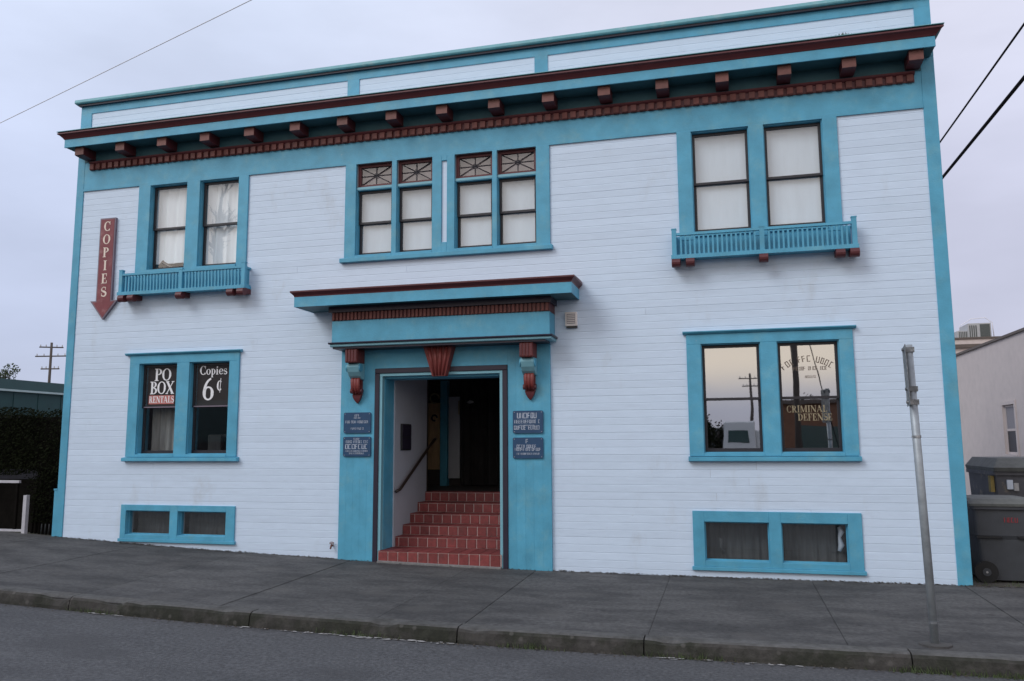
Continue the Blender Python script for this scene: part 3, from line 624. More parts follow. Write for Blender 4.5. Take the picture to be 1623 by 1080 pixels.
balcony(1.04, 3.20, 4.060, (1.11, 1.28, 2.12, 2.98, 3.15))
balcony(9.30, 11.48, 4.095, (9.345, 9.52, 10.40, 11.28, 11.44))

# ------------------------------------------------------------------ entry: pilasters, hood, corbels, steps
PF = -.06
def pil(x0, x1, n):
    p_ = obj('pilaster', B(x0, x1, -.0587, -.0005, -.4, 2.80), 'teal', house); w_ = (x1-x0)/n
    for k in range(n):
        a_, b_ = x0+k*w_, x0+(k+1)*w_
        obj('board', MB().rings([[(a_+.0002, -.0588, z_), (a_+.0012, PF, z_), (b_-.0012, PF, z_), (b_-.0002, -.0588, z_)] for z_ in (-.4, 2.80)]), 'teal', p_)
pil(4.702, 5.214, 5); pil(7.107, 7.682, 5)
obj('lintel_board', B(5.2145, 7.1065, PF, -.0005, 2.505, 2.80), 'teal', house)
tr = MB(); tr.box(5.215, 5.283, -.078, .02, -.3, 2.436); tr.box(7.038, 7.106, -.078, .02, -.3, 2.436); tr.box(5.215, 7.106, -.0785, .02, 2.4362, 2.5045)
obj('door_casing', tr, 'navy', house, bevel=.006)
ps = MB(); ps.box(5.2832, 5.322, -.060, .02, -.2, 2.398); ps.box(6.998, 7.0378, -.060, .02, -.2, 2.398); ps.box(5.2832, 7.0378, -.0605, .02, 2.3982, 2.4360)
obj('door_stop', ps, 'teal_light', house)
jb = MB(); jb.box(5.270, 5.328, .0205, .34, -.2, 2.396); jb.box(6.992, 7.050, .0205, .34, -.2, 2.396); jb.box(5.3285, 6.9915, .0205, .34, 2.368, 2.3965)
obj('door_jamb', jb, 'teal', house)
hood = empty('entry_hood', (6.15, 0, 2.76), house); HS = 3.340
obj('frieze', B(4.69, 7.745, -.35, -.0185, 2.852, 3.15), 'teal', hood, bevel=.004)
obj('soffit', B(4.235, 8.065, -.555, -.0185, HS, HS+.03), 'shadedteal', hood)
obj('fascia', MB().box(4.225, 8.075, -.567, -.5552, HS-.006, HS+.130).box(4.225, 4.2348, -.5551, -.0185, HS-.006, HS+.130).box(8.0652, 8.075, -.5551, -.0185, HS-.006, HS+.130), 'teal', hood)
HP = [(0, HS+.1302), (.006, HS+.150), (.030, HS+.176), (.045, HS+.190), (.045, HS+.210)]
rs = []
for o_, z_ in HP: rs.append([(4.225-o_, -.0185, z_), (4.225-o_, -.567-o_, z_), (8.075+o_, -.567-o_, z_), (8.075+o_, -.0185, z_)])
rs.append([(4.225-.03, -.0185, HS+.247), (4.225+.02, -.50, HS+.220), (8.075-.02, -.50, HS+.220), (8.075+.03, -.0185, HS+.247)])
obj('crown_moulding', MB().rings(rs), 'maroon', hood)
obj('bed_shade_block', B(4.66, 7.775, -.40, -.0185, 3.262, HS-.0005), 'navy', hood)  # navy colour stands in for the shadow band between soffit and dentils
obj('dentil_backing', B(4.69, 7.745, -.352, -.0186, 3.1505, 3.2615), 'maroon', hood)
dm2 = B(-.016, .016, -.375, -.3522, 0, .100).mesh('dentil', ['dentilred'])
for k in range(55): obj('dentil', dm2, None, hood, loc=(4.72+k*(7.715-4.72)/54, 0, 3.158))
obj('neck_moulding', MB().prism([(-.0185, 2.790), (-.355, 2.790), (-.368, 2.800), (-.368, 2.826), (-.0185, 2.826)], 4.675, 7.76), 'teal_light', hood)
obj('neck_fillet', MB().prism([(-.0184, 2.8263), (-.385, 2.8263), (-.392, 2.838), (-.380, 2.8515), (-.0184, 2.8515)], 4.655, 7.78), 'navy', hood)
obj('underside', B(4.703, 7.681, -.34, -.0605, 2.765, 2.7898), 'navy', hood)  # dark slab added where shade falls below the neck moulding
def corbel(x):
    c_ = empty('corbel', (x, -.06, 2.03), house)
    obj('cap_block', MB().box(x-.088, x+.088, -.315, -.0595, 2.575, 2.7645), 'brick_red', c_, bevel=.008)
    for k in range(4): obj('reed', MB().box(x-.080+k*.044, x-.052+k*.044, -.324, -.3151, 2.59, 2.75), 'maroon', c_)
    obj('scroll', MB().prism([(-.0595, 2.35), (-.13, 2.36), (-.19, 2.40), (-.235, 2.455), (-.262, 2.52), (-.258, 2.55), (-.225, 2.573), (-.0595, 2.5745)], x-.090, x+.090), 'teal_light', c_, bevel=.006)
    for s in (-1, 1): obj('volute', MB().cyl_x(x+s*.090 if s > 0 else x-.104, x+.104 if s > 0 else x-.090, -.205, 2.51, .055, 16), 'teal', c_)
    lf = MB()
    for k in range(3):
        xx = x-.042+.042*k; lf.tube([(xx, -.10, 2.40), (xx, -.165, 2.34), (xx, -.155, 2.24), (xx, -.125, 2.16)], [.020, .030, .028, .018], 8)
    obj('leaf', lf, 'brick_red', c_, smooth=True)
    obj('backplate', B(x-.066, x+.066, -.10, -.0595, 2.14, 2.3495), 'brick_red', c_)
    for s in (-1, 1): obj('volute', MB().cyl_x(*sorted((x+s*.055, x+s*.086)), -.115, 2.20, .036, 12), 'maroon', c_)
    obj('drop', MB().rings([[(x-.064+a_, -.12+a_*.5, z_), (x+.064-a_, -.12+a_*.5, z_), (x+.064-a_, -.0595, z_), (x-.064+a_, -.0595, z_)] for z_, a_ in ((2.139, 0), (2.10, .012), (2.06, .034), (2.03, .060))]), 'maroon', c_)
corbel(4.965); corbel(7.42)
ks = empty('keystone', (6.17, -.08, 2.37), house)
def kx(s, z_): return 6.175+s*(.105+(.215-.105)*(z_-2.372)/(2.762-2.372))
obj('block', MB().rings([[(kx(-1, z_), -.0795, z_), (kx(-1, z_)+.012, -.155-(.05 if z_ > 2.5 else 0), z_), (kx(1, z_)-.012, -.155-(.05 if z_ > 2.5 else 0), z_), (kx(1, z_), -.0795, z_)] for z_ in (2.372, 2.7645)]), 'brick_red', ks)
for k in range(4):
    f_ = -.72+k*.48; fl = MB()
    fl.tube([(6.175+f_*.085, -.158, 2.385), (6.175+f_*.175, -.207, 2.755)], [.014, .024], 8); obj('flute', fl, 'brick_red', ks, smooth=True)

# steps faced with quarry tiles
st = empty('staircase', (6.16, .5, zg(6)), house)
ZT = [.055, .190, .326, .462, .600, .740]; YT = [-.085, .40, .665, .945, 1.24, 1.56]
XA, XB = 5.302, 7.020
body = MB()
for k in range(6):
    xa_, xb_ = (XA, XB) if k == 0 else (5.345, 7.02)
    y1 = YT[k+1] if k < 5 else 3.3
    body.box(xa_+.002, xb_-.002, YT[k]+.010, y1+.0097 if k < 5 else 3.3, -.4, ZT[k]-.010)
obj('mortar_body', body, 'grout', st)
TW = .142
for k in range(6):
    xa_, xb_ = (XA, XB) if k == 0 else (5.345, 7.02); zb = -.30 if k == 0 else ZT[k-1]
    off = (.0, .09, .02, .07, .11, .04)[k]; xe = xa_-off if k else xa_; x = xe
    while x < xb_-.02:
        p_, q_ = max(x+.006, xa_+.002), min(x+TW-.006, xb_-.002)
        if q_-p_ > .02:
            d_ = random.uniform(-.0015, .0015)
            obj('riser_tile', MB().rings([[(p_, YT[k]+.0098, z_), (p_+.003, YT[k]+d_, z_), (q_-.003, YT[k]+d_, z_), (q_, YT[k]+.0098, z_)] for z_ in (zb+.006, ZT[k]-.017)]), 'tile', st)
            ye = YT[k+1]+.008 if k < 5 else 1.80; nr = max(1, round((ye-YT[k])/.25)); dy = (ye-YT[k]-.004)/nr; y1 = YT[k]+.004+dy-.004
            for q in range(1, nr): obj('tread_tile', MB().rings([[(p_, YT[k]+.004+q*dy, z_), (q_, YT[k]+.004+q*dy, z_), (q_, YT[k]+(q+1)*dy, z_), (p_, YT[k]+(q+1)*dy, z_)] for z_ in (ZT[k]-.0098, ZT[k]-.0004)]), 'tile', st)
            obj('tread_tile', MB().rings([[(p_, YT[k]+.004+d_, z_), (q_, YT[k]+.004+d_, z_), (q_, y1, z_), (p_, y1, z_)] for z_ in (ZT[k]-.0098, ZT[k])]), 'tile', st)
        x += TW
obj('step_base', MB().rings([[(x, -.118, -.4), (x, -.118, zs(x, 0)+.014), (x, -.0855, zs(x, 0)+.022), (x, -.0855, -.4)] for x in (5.302, 6.1, 7.02)]), 'lip', st)
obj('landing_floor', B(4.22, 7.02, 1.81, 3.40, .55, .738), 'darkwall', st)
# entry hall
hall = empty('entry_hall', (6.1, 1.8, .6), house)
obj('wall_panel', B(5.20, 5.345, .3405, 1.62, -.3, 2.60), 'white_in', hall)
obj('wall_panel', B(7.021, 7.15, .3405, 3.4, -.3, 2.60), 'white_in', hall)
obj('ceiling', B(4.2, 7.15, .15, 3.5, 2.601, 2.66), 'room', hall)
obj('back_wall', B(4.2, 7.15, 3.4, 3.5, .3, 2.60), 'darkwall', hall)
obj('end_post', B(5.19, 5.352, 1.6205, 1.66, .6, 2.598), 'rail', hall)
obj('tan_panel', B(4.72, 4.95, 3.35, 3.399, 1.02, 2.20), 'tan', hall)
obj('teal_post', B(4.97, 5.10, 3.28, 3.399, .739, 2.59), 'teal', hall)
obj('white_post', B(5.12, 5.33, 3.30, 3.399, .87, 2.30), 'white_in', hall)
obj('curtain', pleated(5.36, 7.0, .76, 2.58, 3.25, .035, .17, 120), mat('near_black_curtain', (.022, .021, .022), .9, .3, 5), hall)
obj('door_handle', MB().tube([(5.345, 3.20, 1.98), (5.345, 3.20, 2.22)], .012, 8), 'gold', hall, smooth=True)
obj('wall_lamp', MB().tube([(5.50, 3.19, 2.19), (5.56, 3.17, 2.20), (5.62, 3.19, 2.19)], [.012, .035, .012], 10), 'acmetal', hall, smooth=True)
for k, (zc, r_) in enumerate(((2.28, .085), (1.93, .05))): obj('scroll_ornament', MB().tube([(4.84+r_*math.cos(t), 3.34, zc+r_*math.sin(t)) for t in (2*math.pi*j/14*.8 for j in range(15))], .016, 6), 'gold' if k == 0 else 'sash', hall)
hr = MB().tube([(5.395, .30, .815), (5.40, .42, .835), (5.40, 1.80, 1.535), (5.40, 1.86, 1.55)], .022, 10)
for yy, zz in ((.45, .85), (1.05, 1.155), (1.55, 1.408)): hr.tube([(5.344, yy, zz-.05), (5.40, yy, zz-.01)], .009, 6)
obj('handrail', hr, 'rail', house, smooth=True)

# ------------------------------------------------------------------ things fixed to the building
sg = tag(empty('arrow_sign', (.66, -.02, 3.40)), 'red down-pointing arrow sign lettered COPIES on the white siding', 'sign')
ol = [(.518, 5.0), (.518, 3.69), (.415, 3.69), (.655, 3.395), (.905, 3.69), (.800, 3.69), (.800, 5.0)]
obj('border', MB().prism_y(ol, -.060, -.0185), 'signedge', sg)
cxm, czm = .659, 4.25
il = [(.538, 4.978), (.538, 3.672), (.462, 3.672), (.656, 3.428), (.858, 3.672), (.781, 3.672), (.781, 4.978)]
obj('panel', MB().prism_y(il, -.064, -.0601), 'signred', sg)
for k, c_ in enumerate('COPIES'):
    g_, w_ = glyph(c_); h_ = .155; mb = MB(); put(mb, g_, .657-w_*h_*1.0/2, -.0655, 4.79-k*.2075, h_, 1.0); obj('letter', mb, 'cream', sg)
rp = random.Random(5)
def plaque(x0, x1, z0, z1, rows, label):
    p_ = tag(empty('plaque', ((x0+x1)/2, PF, z0)), label, 'plaque', None); r_ = .02
    pts = []
    for cx_, cz_, a0 in ((x1-r_, z1-r_, 0), (x0+r_, z1-r_, 90), (x0+r_, z0+r_, 180), (x1-r_, z0+r_, 270)):
        for j in range(4): a_ = R(a0+30*j); pts.append((cx_+r_*math.cos(a_), cz_+r_*math.sin(a_)))
    obj('board', MB().prism_y(pts, -.080, -.0595), 'plaque', p_)
    mb = MB()
    for f_, wd, h_ in rows: marks(mb, (x0+x1)/2, wd*(x1-x0), -.0806, z0+f_*(z1-z0), h_, rp)
    tag(obj('lettering', mb, 'plaquetext', p_), kind='stuff')
    bl = MB()
    for xx in (x0+.02, x1-.02):
        for zz in (z0+.02, z1-.02): bl.cyl_y(-.083, -.0795, xx, zz, .006, 8)
    obj('screw', bl, 'galv', p_)
plaque(4.762, 5.166, 1.622, 1.905, ((.78, .18, .035), (.70, .26, .018), (.48, .86, .036), (.17, .46, .028)), 'navy blue plaque with three lines of white lettering, upper of two beside the handrail wall')
plaque(4.760, 5.170, 1.303, 1.573, ((.84, .24, .026), (.68, .80, .036), (.38, .84, .066), (.24, .80, .020), (.12, .55, .022)), 'navy blue plaque with one bold middle line, lower of two beside the handrail wall')
plaque(7.180, 7.584, 1.600, 1.893, ((.66, .72, .072), (.44, .90, .045), (.16, .92, .052), (.32, .5, .016)), 'navy blue plaque crowded with bold white lines, above another plaque near the cream wall box')
plaque(7.178, 7.582, 1.275, 1.545, ((.72, .14, .055), (.50, .74, .042), (.36, .86, .038), (.18, .74, .024)), 'navy blue plaque with small emblem on top, lower of two toward the wall box')
bxo = tag(empty('wall_box', (7.97, -.02, 2.98)), 'small cream box with a grey grille on the siding beneath the hood corner', 'wall box')
obj('housing', B(7.890, 8.050, -.075, -.018, 2.985, 3.170), 'boxcream', bxo, bevel=.006); obj('grille', B(7.915, 8.025, -.079, -.0752, 3.015, 3.145), 'boxgrey', bxo)
obj('base', B(7.905, 8.045, -.060, -.018, 2.962, 2.9848), 'black', bxo)
for k in range(5): obj('slat', B(7.92, 8.02, -.084, -.0788, 3.025+k*.024, 3.035+k*.024), 'boxcream', bxo)
mbx = tag(empty('mailbox', (5.36, .72, 1.38)), 'black mailbox on the white wall inside the entry above the handrail', 'mailbox')
obj('body', B(5.344, 5.372, .545, .905, 1.38, 1.76), 'black', mbx, bevel=.006)
for k in range(2): obj('door', B(5.3721, 5.379, .56, .89, 1.40+k*.18, 1.56+k*.18), 'navy', mbx)
tp = tag(empty('garden_tap', (4.62, -.02, .09)), 'small rusty tap on the white siding beside the entry pilaster base', 'tap')
obj('pipe', MB().tube([(4.61, -.015, .10), (4.61, -.075, .10), (4.61, -.095, .06)], [.012, .014, .011], 8), 'copper', tp, smooth=True)
obj('wheel', MB().tube([(4.61+.03*math.cos(t), -.062, .135+.012*math.sin(t)) for t in (2*math.pi*j/10 for j in range(11))], .006, 6).tube([(4.61, -.062, .105), (4.61, -.062, .135)], .006, 6), 'copper', tp)

# ------------------------------------------------------------------ street sign post, seen edge on
PX, PY_ = 11.463, -2.87; pz = zs(PX, PY_)
sp_o = tag(empty('street_sign', (PX, PY_, pz)), 'leaning galvanised street sign post with its plate turned edge-on, standing by the kerb', 'sign post')
obj('footing', MB().rings([[(PX+r_*math.cos(t)*(1+.08*math.sin(3*t)), PY_+r_*.8*math.sin(t), z_) for t in (2*math.pi*j/14 for j in range(14))] for r_, z_ in ((.135, pz-.05), (.125, pz+.014), (.07, pz+.022))]), 'concrete', sp_o)
tx_, tz_ = 11.408, 2.285
obj('post', MB().tube([(PX, PY_, pz-.1), (tx_, PY_, tz_)], .033, 14), 'galv', sp_o, smooth=True)
def pp(f_): return Vector((PX+(tx_-PX)*f_, PY_, pz+(tz_-pz)*f_))
for f_, r_ in ((.685, .037), (.075, .036)): obj('collar', MB().tube([pp(f_-.004), pp(f_+.004)], r_, 14), 'galvdark', sp_o)
pl = MB(); ca_, sa_ = math.cos(R(82)), math.sin(R(82))
def plp(u_, t_, v_): c_ = pp(.79+.205*v_); return (c_.x-.036+u_*ca_*1.0+t_*sa_, c_.y+u_*sa_-t_*ca_, c_.z)
pl.rings([[plp(-.21, -.002, v_), plp(.21, -.002, v_), plp(.21, .002, v_), plp(-.21, .002, v_)] for v_ in (0, 1)]); obj('plate', pl, 'galvdark', sp_o)
for v_ in (.06, .28, .94):
    c_ = Vector(plp(0, 0, v_)); obj('clamp', MB().tube([(c_.x-.022, c_.y-.02, c_.z), (c_.x+.07, c_.y-.02, c_.z)], .013, 8).box(c_.x-.006, c_.x+.075, c_.y-.035, c_.y+.03, c_.z-.022, c_.z+.022), 'galvdark', sp_o)

# ------------------------------------------------------------------ alley: wheeled bin, dumpster, neighbour's wall
gz = zg(13)-.035
b1 = tag(empty('wheeled_bin', (12.98, .75, gz)), 'charcoal wheeled bin with faded red print and one dark wheel beside the teal corner board', 'bin')
def bring(x0, x1, y0, y1, z_, r_=.05):
    pts = []
    for cx_, cy_, a0 in ((x1-r_, y1-r_, 0), (x0+r_, y1-r_, 90), (x0+r_, y0+r_, 180), (x1-r_, y0+r_, 270)):
        for j in range(4): a_ = R(a0+30*j); pts.append((cx_+r_*math.cos(a_), cy_+r_*math.sin(a_), z_))
    return pts
obj('body', MB().rings([bring(12.735, 13.27, .50, 1.02, gz+.03), bring(12.70, 13.32, .47, 1.05, gz+.50), bring(12.675, 13.35, .45, 1.08, gz+.545), bring(12.67, 13.38, .44, 1.10, gz+.84), bring(12.64, 13.41, .41, 1.13, gz+.85), bring(12.64, 13.41, .41, 1.13, gz+.885)]), 'bin', b1, smooth=False)
obj('lid', MB().rings([bring(12.615, 13.43, .395, 1.15, gz+.886), bring(12.61, 13.44, .39, 1.155, gz+.915), bring(12.68, 13.36, .46, 1.08, gz+.965), bring(12.78, 13.25, .56, .98, gz+.985)]), 'binlid', b1)
obj('rib', MB().box(12.69, 12.95, .438, .4705, gz+.515, gz+.535).box(13.12, 13.36, .438, .4705, gz+.515, gz+.535), 'black', b1)
mbp = MB(); marks(mbp, 13.07, .17, .4385, gz+.70, .055, random.Random(2)); obj('print', mbp, 'redprint', b1)
obj('handle', MB().tube([(12.67, .46, gz+.84), (12.61, .46, gz+.93), (12.60, 1.05, gz+.93), (12.67, 1.05, gz+.84)], .014, 8), 'bin', b1)
wz = gz+.125
for yy in (.445, 1.02):
    wh = obj('wheel', MB().cyl_y(yy, yy+.055, 12.765, wz, .125, 22), 'rubber', b1)
    obj('hub', MB().cyl_y(yy-.008, yy+.063, 12.765, wz, .045, 14), 'bin', wh); obj('axle_cap', MB().cyl_y(yy-.014, yy-.0079, 12.765, wz, .012, 8), 'paper', wh)
d1 = tag(empty('dumpster', (13.6, 2.1, gz)), 'dark dumpster with a closed sloping lid and pale stickers standing behind the wheeled bin', 'dumpster')
obj('body', MB().rings([bring(13.32, 14.50, 1.72, 2.9, gz+.10, .03), bring(13.27, 14.55, 1.66, 2.9, gz+1.20, .03)]), 'dumpster', d1)
obj('rim', MB().rings([bring(13.245, 14.57, 1.63, 2.92, gz+1.2005, .03), bring(13.245, 14.57, 1.63, 2.92, gz+1.25, .03)]), 'dumpster', d1)
obj('lid', MB().rings([bring(13.25, 14.57, 1.60, 2.92, gz+1.2505, .03), bring(13.24, 14.57, 1.58, 2.93, gz+1.30, .03), bring(13.34, 14.57, 1.75, 2.93, gz+1.42, .03)]), 'binlid', d1)
obj('hinge', B(13.225, 13.2695, 1.70, 1.80, gz+.98, gz+1.19), 'yellow', d1)
obj('sticker', B(13.40, 13.47, 1.640, 1.6655, gz+1.02, gz+1.14), 'bag', d1); obj('sticker', B(13.48, 13.535, 1.641, 1.6655, gz+1.00, gz+1.10), 'paper', d1)
for xx, yy in ((13.38, 1.80), (14.4, 1.80), (13.38, 2.8), (14.4, 2.8)): obj('caster', MB().cyl_x(xx-.02, xx+.02, yy, gz+.055, .055, 12).box(xx-.03, xx+.03, yy-.03, yy+.03, gz+.06, gz+.11), 'black', d1)
nb = tag(empty('neighbouring_building', (17, 4, gz)), 'cream stucco building across the driveway with one side window and a brown roof edge', 'building')
NW = 17.0; NT = 4.13; nh = [(12.85, 13.75, 1.12, 2.40)]
hb = holed(-3, 30, gz-.3, NT, nh, 0, .18); hb.v = [(NW+y, x, z_) for x, y, z_ in hb.v]; obj('side_wall', hb, 'stucco', nb)
obj('front_wall', B(NW+.181, 30, -3, -2.8, gz-.3, NT), 'stucco', nb); obj('roof', B(NW+.181, 30, -2.799, 30, NT-.3, NT-.15), 'coping', nb)
obj('roof_edge', B(NW-.05, NW+.20, -3.05, 30, NT+.0002, NT+.065), 'coping', nb)
nwn = empty('window', (NW, 13.3, 1.12), nb); ya, yb = 12.851, 13.749
wf = MB(); wf.box(NW+.03, NW+.07, ya, ya+.06, 1.121, 2.399); wf.box(NW+.03, NW+.07, yb-.06, yb, 1.121, 2.399)
for z_ in (1.121, 1.72, 2.339): wf.box(NW+.03, NW+.07, ya+.0602, yb-.0602, z_, z_+.06)
obj('frame', wf, 'stucco', nwn)
obj('surround', MB().box(NW-.03, NW-.0002, ya-.10, ya-.002, 1.03, 2.50).box(NW-.03, NW-.0002, yb+.002, yb+.10, 1.03, 2.50).box(NW-.03, NW-.0002, ya-.0018, yb+.0018, 2.401, 2.50).box(NW-.05, NW-.0002, ya-.0018, yb+.0018, 1.03, 1.119), 'stucco', nwn)
obj('blind', B(NW+.045, NW+.05, ya+.0605, yb-.0605, 1.781, 2.3385), 'boxgrey', nwn); obj('pane', B(NW+.045, NW+.05, ya+.0605, yb-.0605, 1.1815, 1.7195), 'sash', nwn)
rb = tag(empty('rear_building', (24, 31, gz)), 'low cream rear building rising behind the cream side wall with a brown parapet', 'building')
obj('wall', B(18.6, 34, 32, 40, gz-.3, 5.85), 'stucco', rb); obj('parapet_band', B(18.5, 22.9, 31.88, 40.1, 5.8502, 6.02), 'coping', rb); obj('parapet_panel', B(18.55, 22.85, 31.92, 40.05, 6.0203, 6.26), 'stucco', rb); obj('parapet_cap', B(18.45, 22.95, 31.86, 40.1, 6.2605, 6.34), 'coping', rb)
ac = tag(empty('rooftop_unit', (21.6, 33, 6.34)), 'grey air conditioning unit with a dark louvred end on the rear roof', 'air conditioner')
obj('casing', B(20.85, 21.30, 32.6, 34, 6.3401, 6.75), 'acmetal', ac, bevel=.01); obj('casing', B(21.3005, 22.30, 32.5, 34, 6.3401, 7.08), 'acmetal', ac, bevel=.01)
obj('louvre_panel', B(21.82, 22.24, 32.48, 32.4998, 6.42, 7.02), 'darkgrille', ac)
for k in range(5): obj('louvre', B(20.92+k*.075, 20.95+k*.075, 32.58, 32.5998, 6.40, 6.70), 'darkgrille', ac)
for k in range(4): obj('louvre', B(21.36+k*.09, 21.40+k*.09, 32.48, 32.4998, 6.42, 6.98), 'darkgrille', ac)
obj('pipe', MB().tube([(21.0, 33, 6.7), (21.1, 33, 7.05), (21.6, 33, 7.36), (22.2, 33, 7.40), (22.5, 33, 7.15), (22.55, 33, 6.34)], .022, 6), 'wirepale', ac)

# ------------------------------------------------------------------ left: hedge, gate, green-roofed building
def leaves(pts_fn, n, s0, s1, rng):
    mb = MB()
    for _ in range(n):
        p = Vector(pts_fn(rng)); d = Vector((rng.gauss(0, 1), rng.gauss(0, 1), rng.gauss(0, 1))).normalized(); a = d.orthogonal().normalized(); b = d.cross(a); s = rng.uniform(s0, s1)
        mb.face(p-a*s*.5, p-b*s*.28+d*s*.08, p+a*s*.6, p+b*s*.28+d*s*.08)
    return mb
hz = zg(-.8)
hd = tag(empty('hedge', (-1.6, .6, hz)), 'tall dark clipped hedge growing against the left end of the white building', 'hedge')
def hp(r):
    x = r.uniform(-4.2, -.03); y = r.uniform(.05, 1.2) if r.random() < .5 else r.uniform(.05, .35)
    top = 2.0+.08*noise.noise((x*2, y*2, 1)); lowz = (1.02+.15*noise.noise((x*3, 7, 2))) if x < -.75 else hz+.12
    z_ = r.uniform(lowz, top+.05); y += .07*noise.noise((x*4, z_*4, 5))
    return x, y, z_
obj('foliage', leaves(hp, 34000, .020, .048, random.Random(1)), 'leafdark', hd)
obj('inner_growth', MB().box(-4.1, -.12, .32, 1.15, 1.1, 1.93).box(-.70, -.12, .32, 1.15, hz+.1, 1.0995), 'twig', hd)
sm_ = MB()
for k in range(9): xx = -.15-.07*k; sm_.tube([(xx, .25, hz-.1), (xx+.03, .26, hz+.5), (xx-.02, .35, hz+1.2)], [.018, .013, .010], 6)
obj('stem', sm_, 'twig', hd)
gt = tag(empty('garden_gate', (-1.6, .02, hz)), 'low white framed gate under the overhanging dark hedge', 'gate')
obj('post', B(-.625, -.565, -.03, .03, hz-.1, .72), 'whitepaint', gt); obj('top_rail', B(-3.5, -.74, -.02, .02, .905, .945), 'whitepaint', gt); obj('post', B(-3.55, -3.49, -.03, .03, hz-.05, .95), 'whitepaint', gt)
obj('bottom_rail', B(-3.489, -.626, -.02, .02, hz+.012, hz+.045), 'whitepaint', gt); obj('post', B(-.80, -.76, -.019, .019, hz+.0455, .9045), 'twig', gt)
obj('back_panel', B(-3.48, -.62, .30, .32, hz-.05, .95), 'twig', gt)
gb = tag(empty('green_roofed_building', (-6, 9, zg(-6))), 'low building with a dark green metal roof and pale gutter beyond the hedge', 'building')
gbz = zg(-6)
obj('wall', B(-12, -4.35, 1.0, 15, gbz-.4, 2.12), 'darkwall', gb)
obj('fascia_panel', B(-4.3499, -4.30, .6, 15.4, 2.10, 2.585), 'greenmetal', gb); obj('gutter', B(-4.2995, -4.20, .6, 15.4, 2.5855, 2.6255), 'greenlight', gb)
obj('roof', MB().prism_y([(-4.22, 2.626), (-4.27, 2.835), (-12.2, 2.86), (-12.3, 2.626)], .5, 15.5), 'greenmetal', gb)
for k in range(24): yy = .7+k*.62; obj('roof_seam', B(-4.2999, -4.290, yy, yy+.03, 2.12, 2.58), 'greenmetal', gb)
def upole(name, x, y, h, rad, arms, label, extra=0):
    z_ = zg(x)-.6; p_ = tag(empty(name, (x, y, z_)), label, 'utility pole')
    obj('mast', MB().tube([(x, y, z_-.5), (x, y, h)], [rad, rad*.7], 10), 'bark', p_, smooth=True)
    for za, l_, ang in arms:
        dx, dy = math.cos(ang)*l_/2, math.sin(ang)*l_/2
        arm = obj('crossarm', MB().tube([(x-dx, y-dy, za), (x+dx, y+dy, za)], .075, 6), 'bark', p_)
        ins = MB()
        for f_ in (-.9, -.45, .45, .9): ins.tube([(x+dx*f_, y+dy*f_, za+.05), (x+dx*f_, y+dy*f_, za+.28)], [.06, .035], 6)
        obj('insulator', ins, 'acmetal', arm)
    return p_
upole('utility_pole', -59.1, 60, 12.4, .17, ((11.9, 2.3, .5), (10.95, 3.4, .2), (9.6, 2.0, .2)), 'distant wooden utility pole with crossarms above the green roof')
def tree(name, x, y, z0, h, rx, label, n=1600, seed=1, m='leaf', group=None):
    rng = random.Random(seed); t_ = tag(empty(name, (x, y, z0)), label, 'tree', group)
    tr_ = MB().tube([(x, y, z0-.3), (x+.1, y, z0+h*.4), (x, y, z0+h*.85)], [rx*.10, rx*.07, rx*.03], 8); cl = []
    for k in range(9):
        a_ = rng.uniform(0, 6.28); q = rng.uniform(.2, .8); c_ = (x+rx*.6*q*math.cos(a_), y+rx*.6*q*math.sin(a_), z0+h*rng.uniform(.45, .9)); cl.append((c_, rx*rng.uniform(.3, .5))); tr_.tube([(x, y, z0+h*.35), c_], [rx*.04, rx*.015], 5)
    obj('trunk', tr_, 'bark', t_)
    def pf(r):
        c_, rr = r.choice(cl); v = Vector((r.gauss(0, 1), r.gauss(0, 1), r.gauss(0, 1))).normalized()*rr*r.random()**.4; return c_[0]+v.x, c_[1]+v.y, c_[2]+v.z*.9
    obj('crown', leaves(pf, n, rx*.07, rx*.16, rng), m, t_)
tree('distant_tree', -64.9, 60, zg(-64)-.1, 9.9, 1.9, 'distant rounded tree top showing over the green metal roof', 1400, 4)

# ------------------------------------------------------------------ overhead wires
def wire(p, q, sag, r_, m, label, name='overhead_wire'):
    p, q = Vector(p), Vector(q); pts = []
    for k in range(25): t = k/24; v = p.lerp(q, t); v.z -= sag*4*t*(1-t); pts.append(v)
    o = obj(name, MB().tube(pts, r_, 8), m, smooth=True); return tag(o, label, 'cable')
def ext(p, q, t): return Vector(p).lerp(Vector(q), t)
wire((18.84, 62, 12.3), (18.84, -32, 12.3), .12, .058, 'wire', 'thick black overhead cable, lower of two beside the right end of the cornice')
wire((18.84, 62, 13.8), (18.84, -32, 13.8), .12, .034, 'wire', 'thinner black overhead cable, upper of two beside the right end of the cornice')
wire((-75.0, 35.0, 14.3), (45.0, -8.7, 14.3), .30, .013, 'wirepale', 'thin grey overhead wire crossing the sky above the parapet corner')
upole('service_pole', 18.84, 62, 14.4, .18, ((13.65, 2.4, 0), (12.15, 2.0, 0)), 'utility pole behind the cream buildings carrying the two black cables')
upole('service_pole', 18.84, -32, 14.4, .18, ((13.65, 2.4, 0), (12.15, 2.0, 0)), 'utility pole across the street carrying the two black cables')
upole('service_pole', -75, 35, 15, .18, ((14.15, 2.4, .9),), 'utility pole far beyond the hedge carrying the thin grey wire')
upole('service_pole', 45, -8.7, 15, .18, ((14.15, 2.4, .9),), 'utility pole far down the street carrying the thin grey wire')

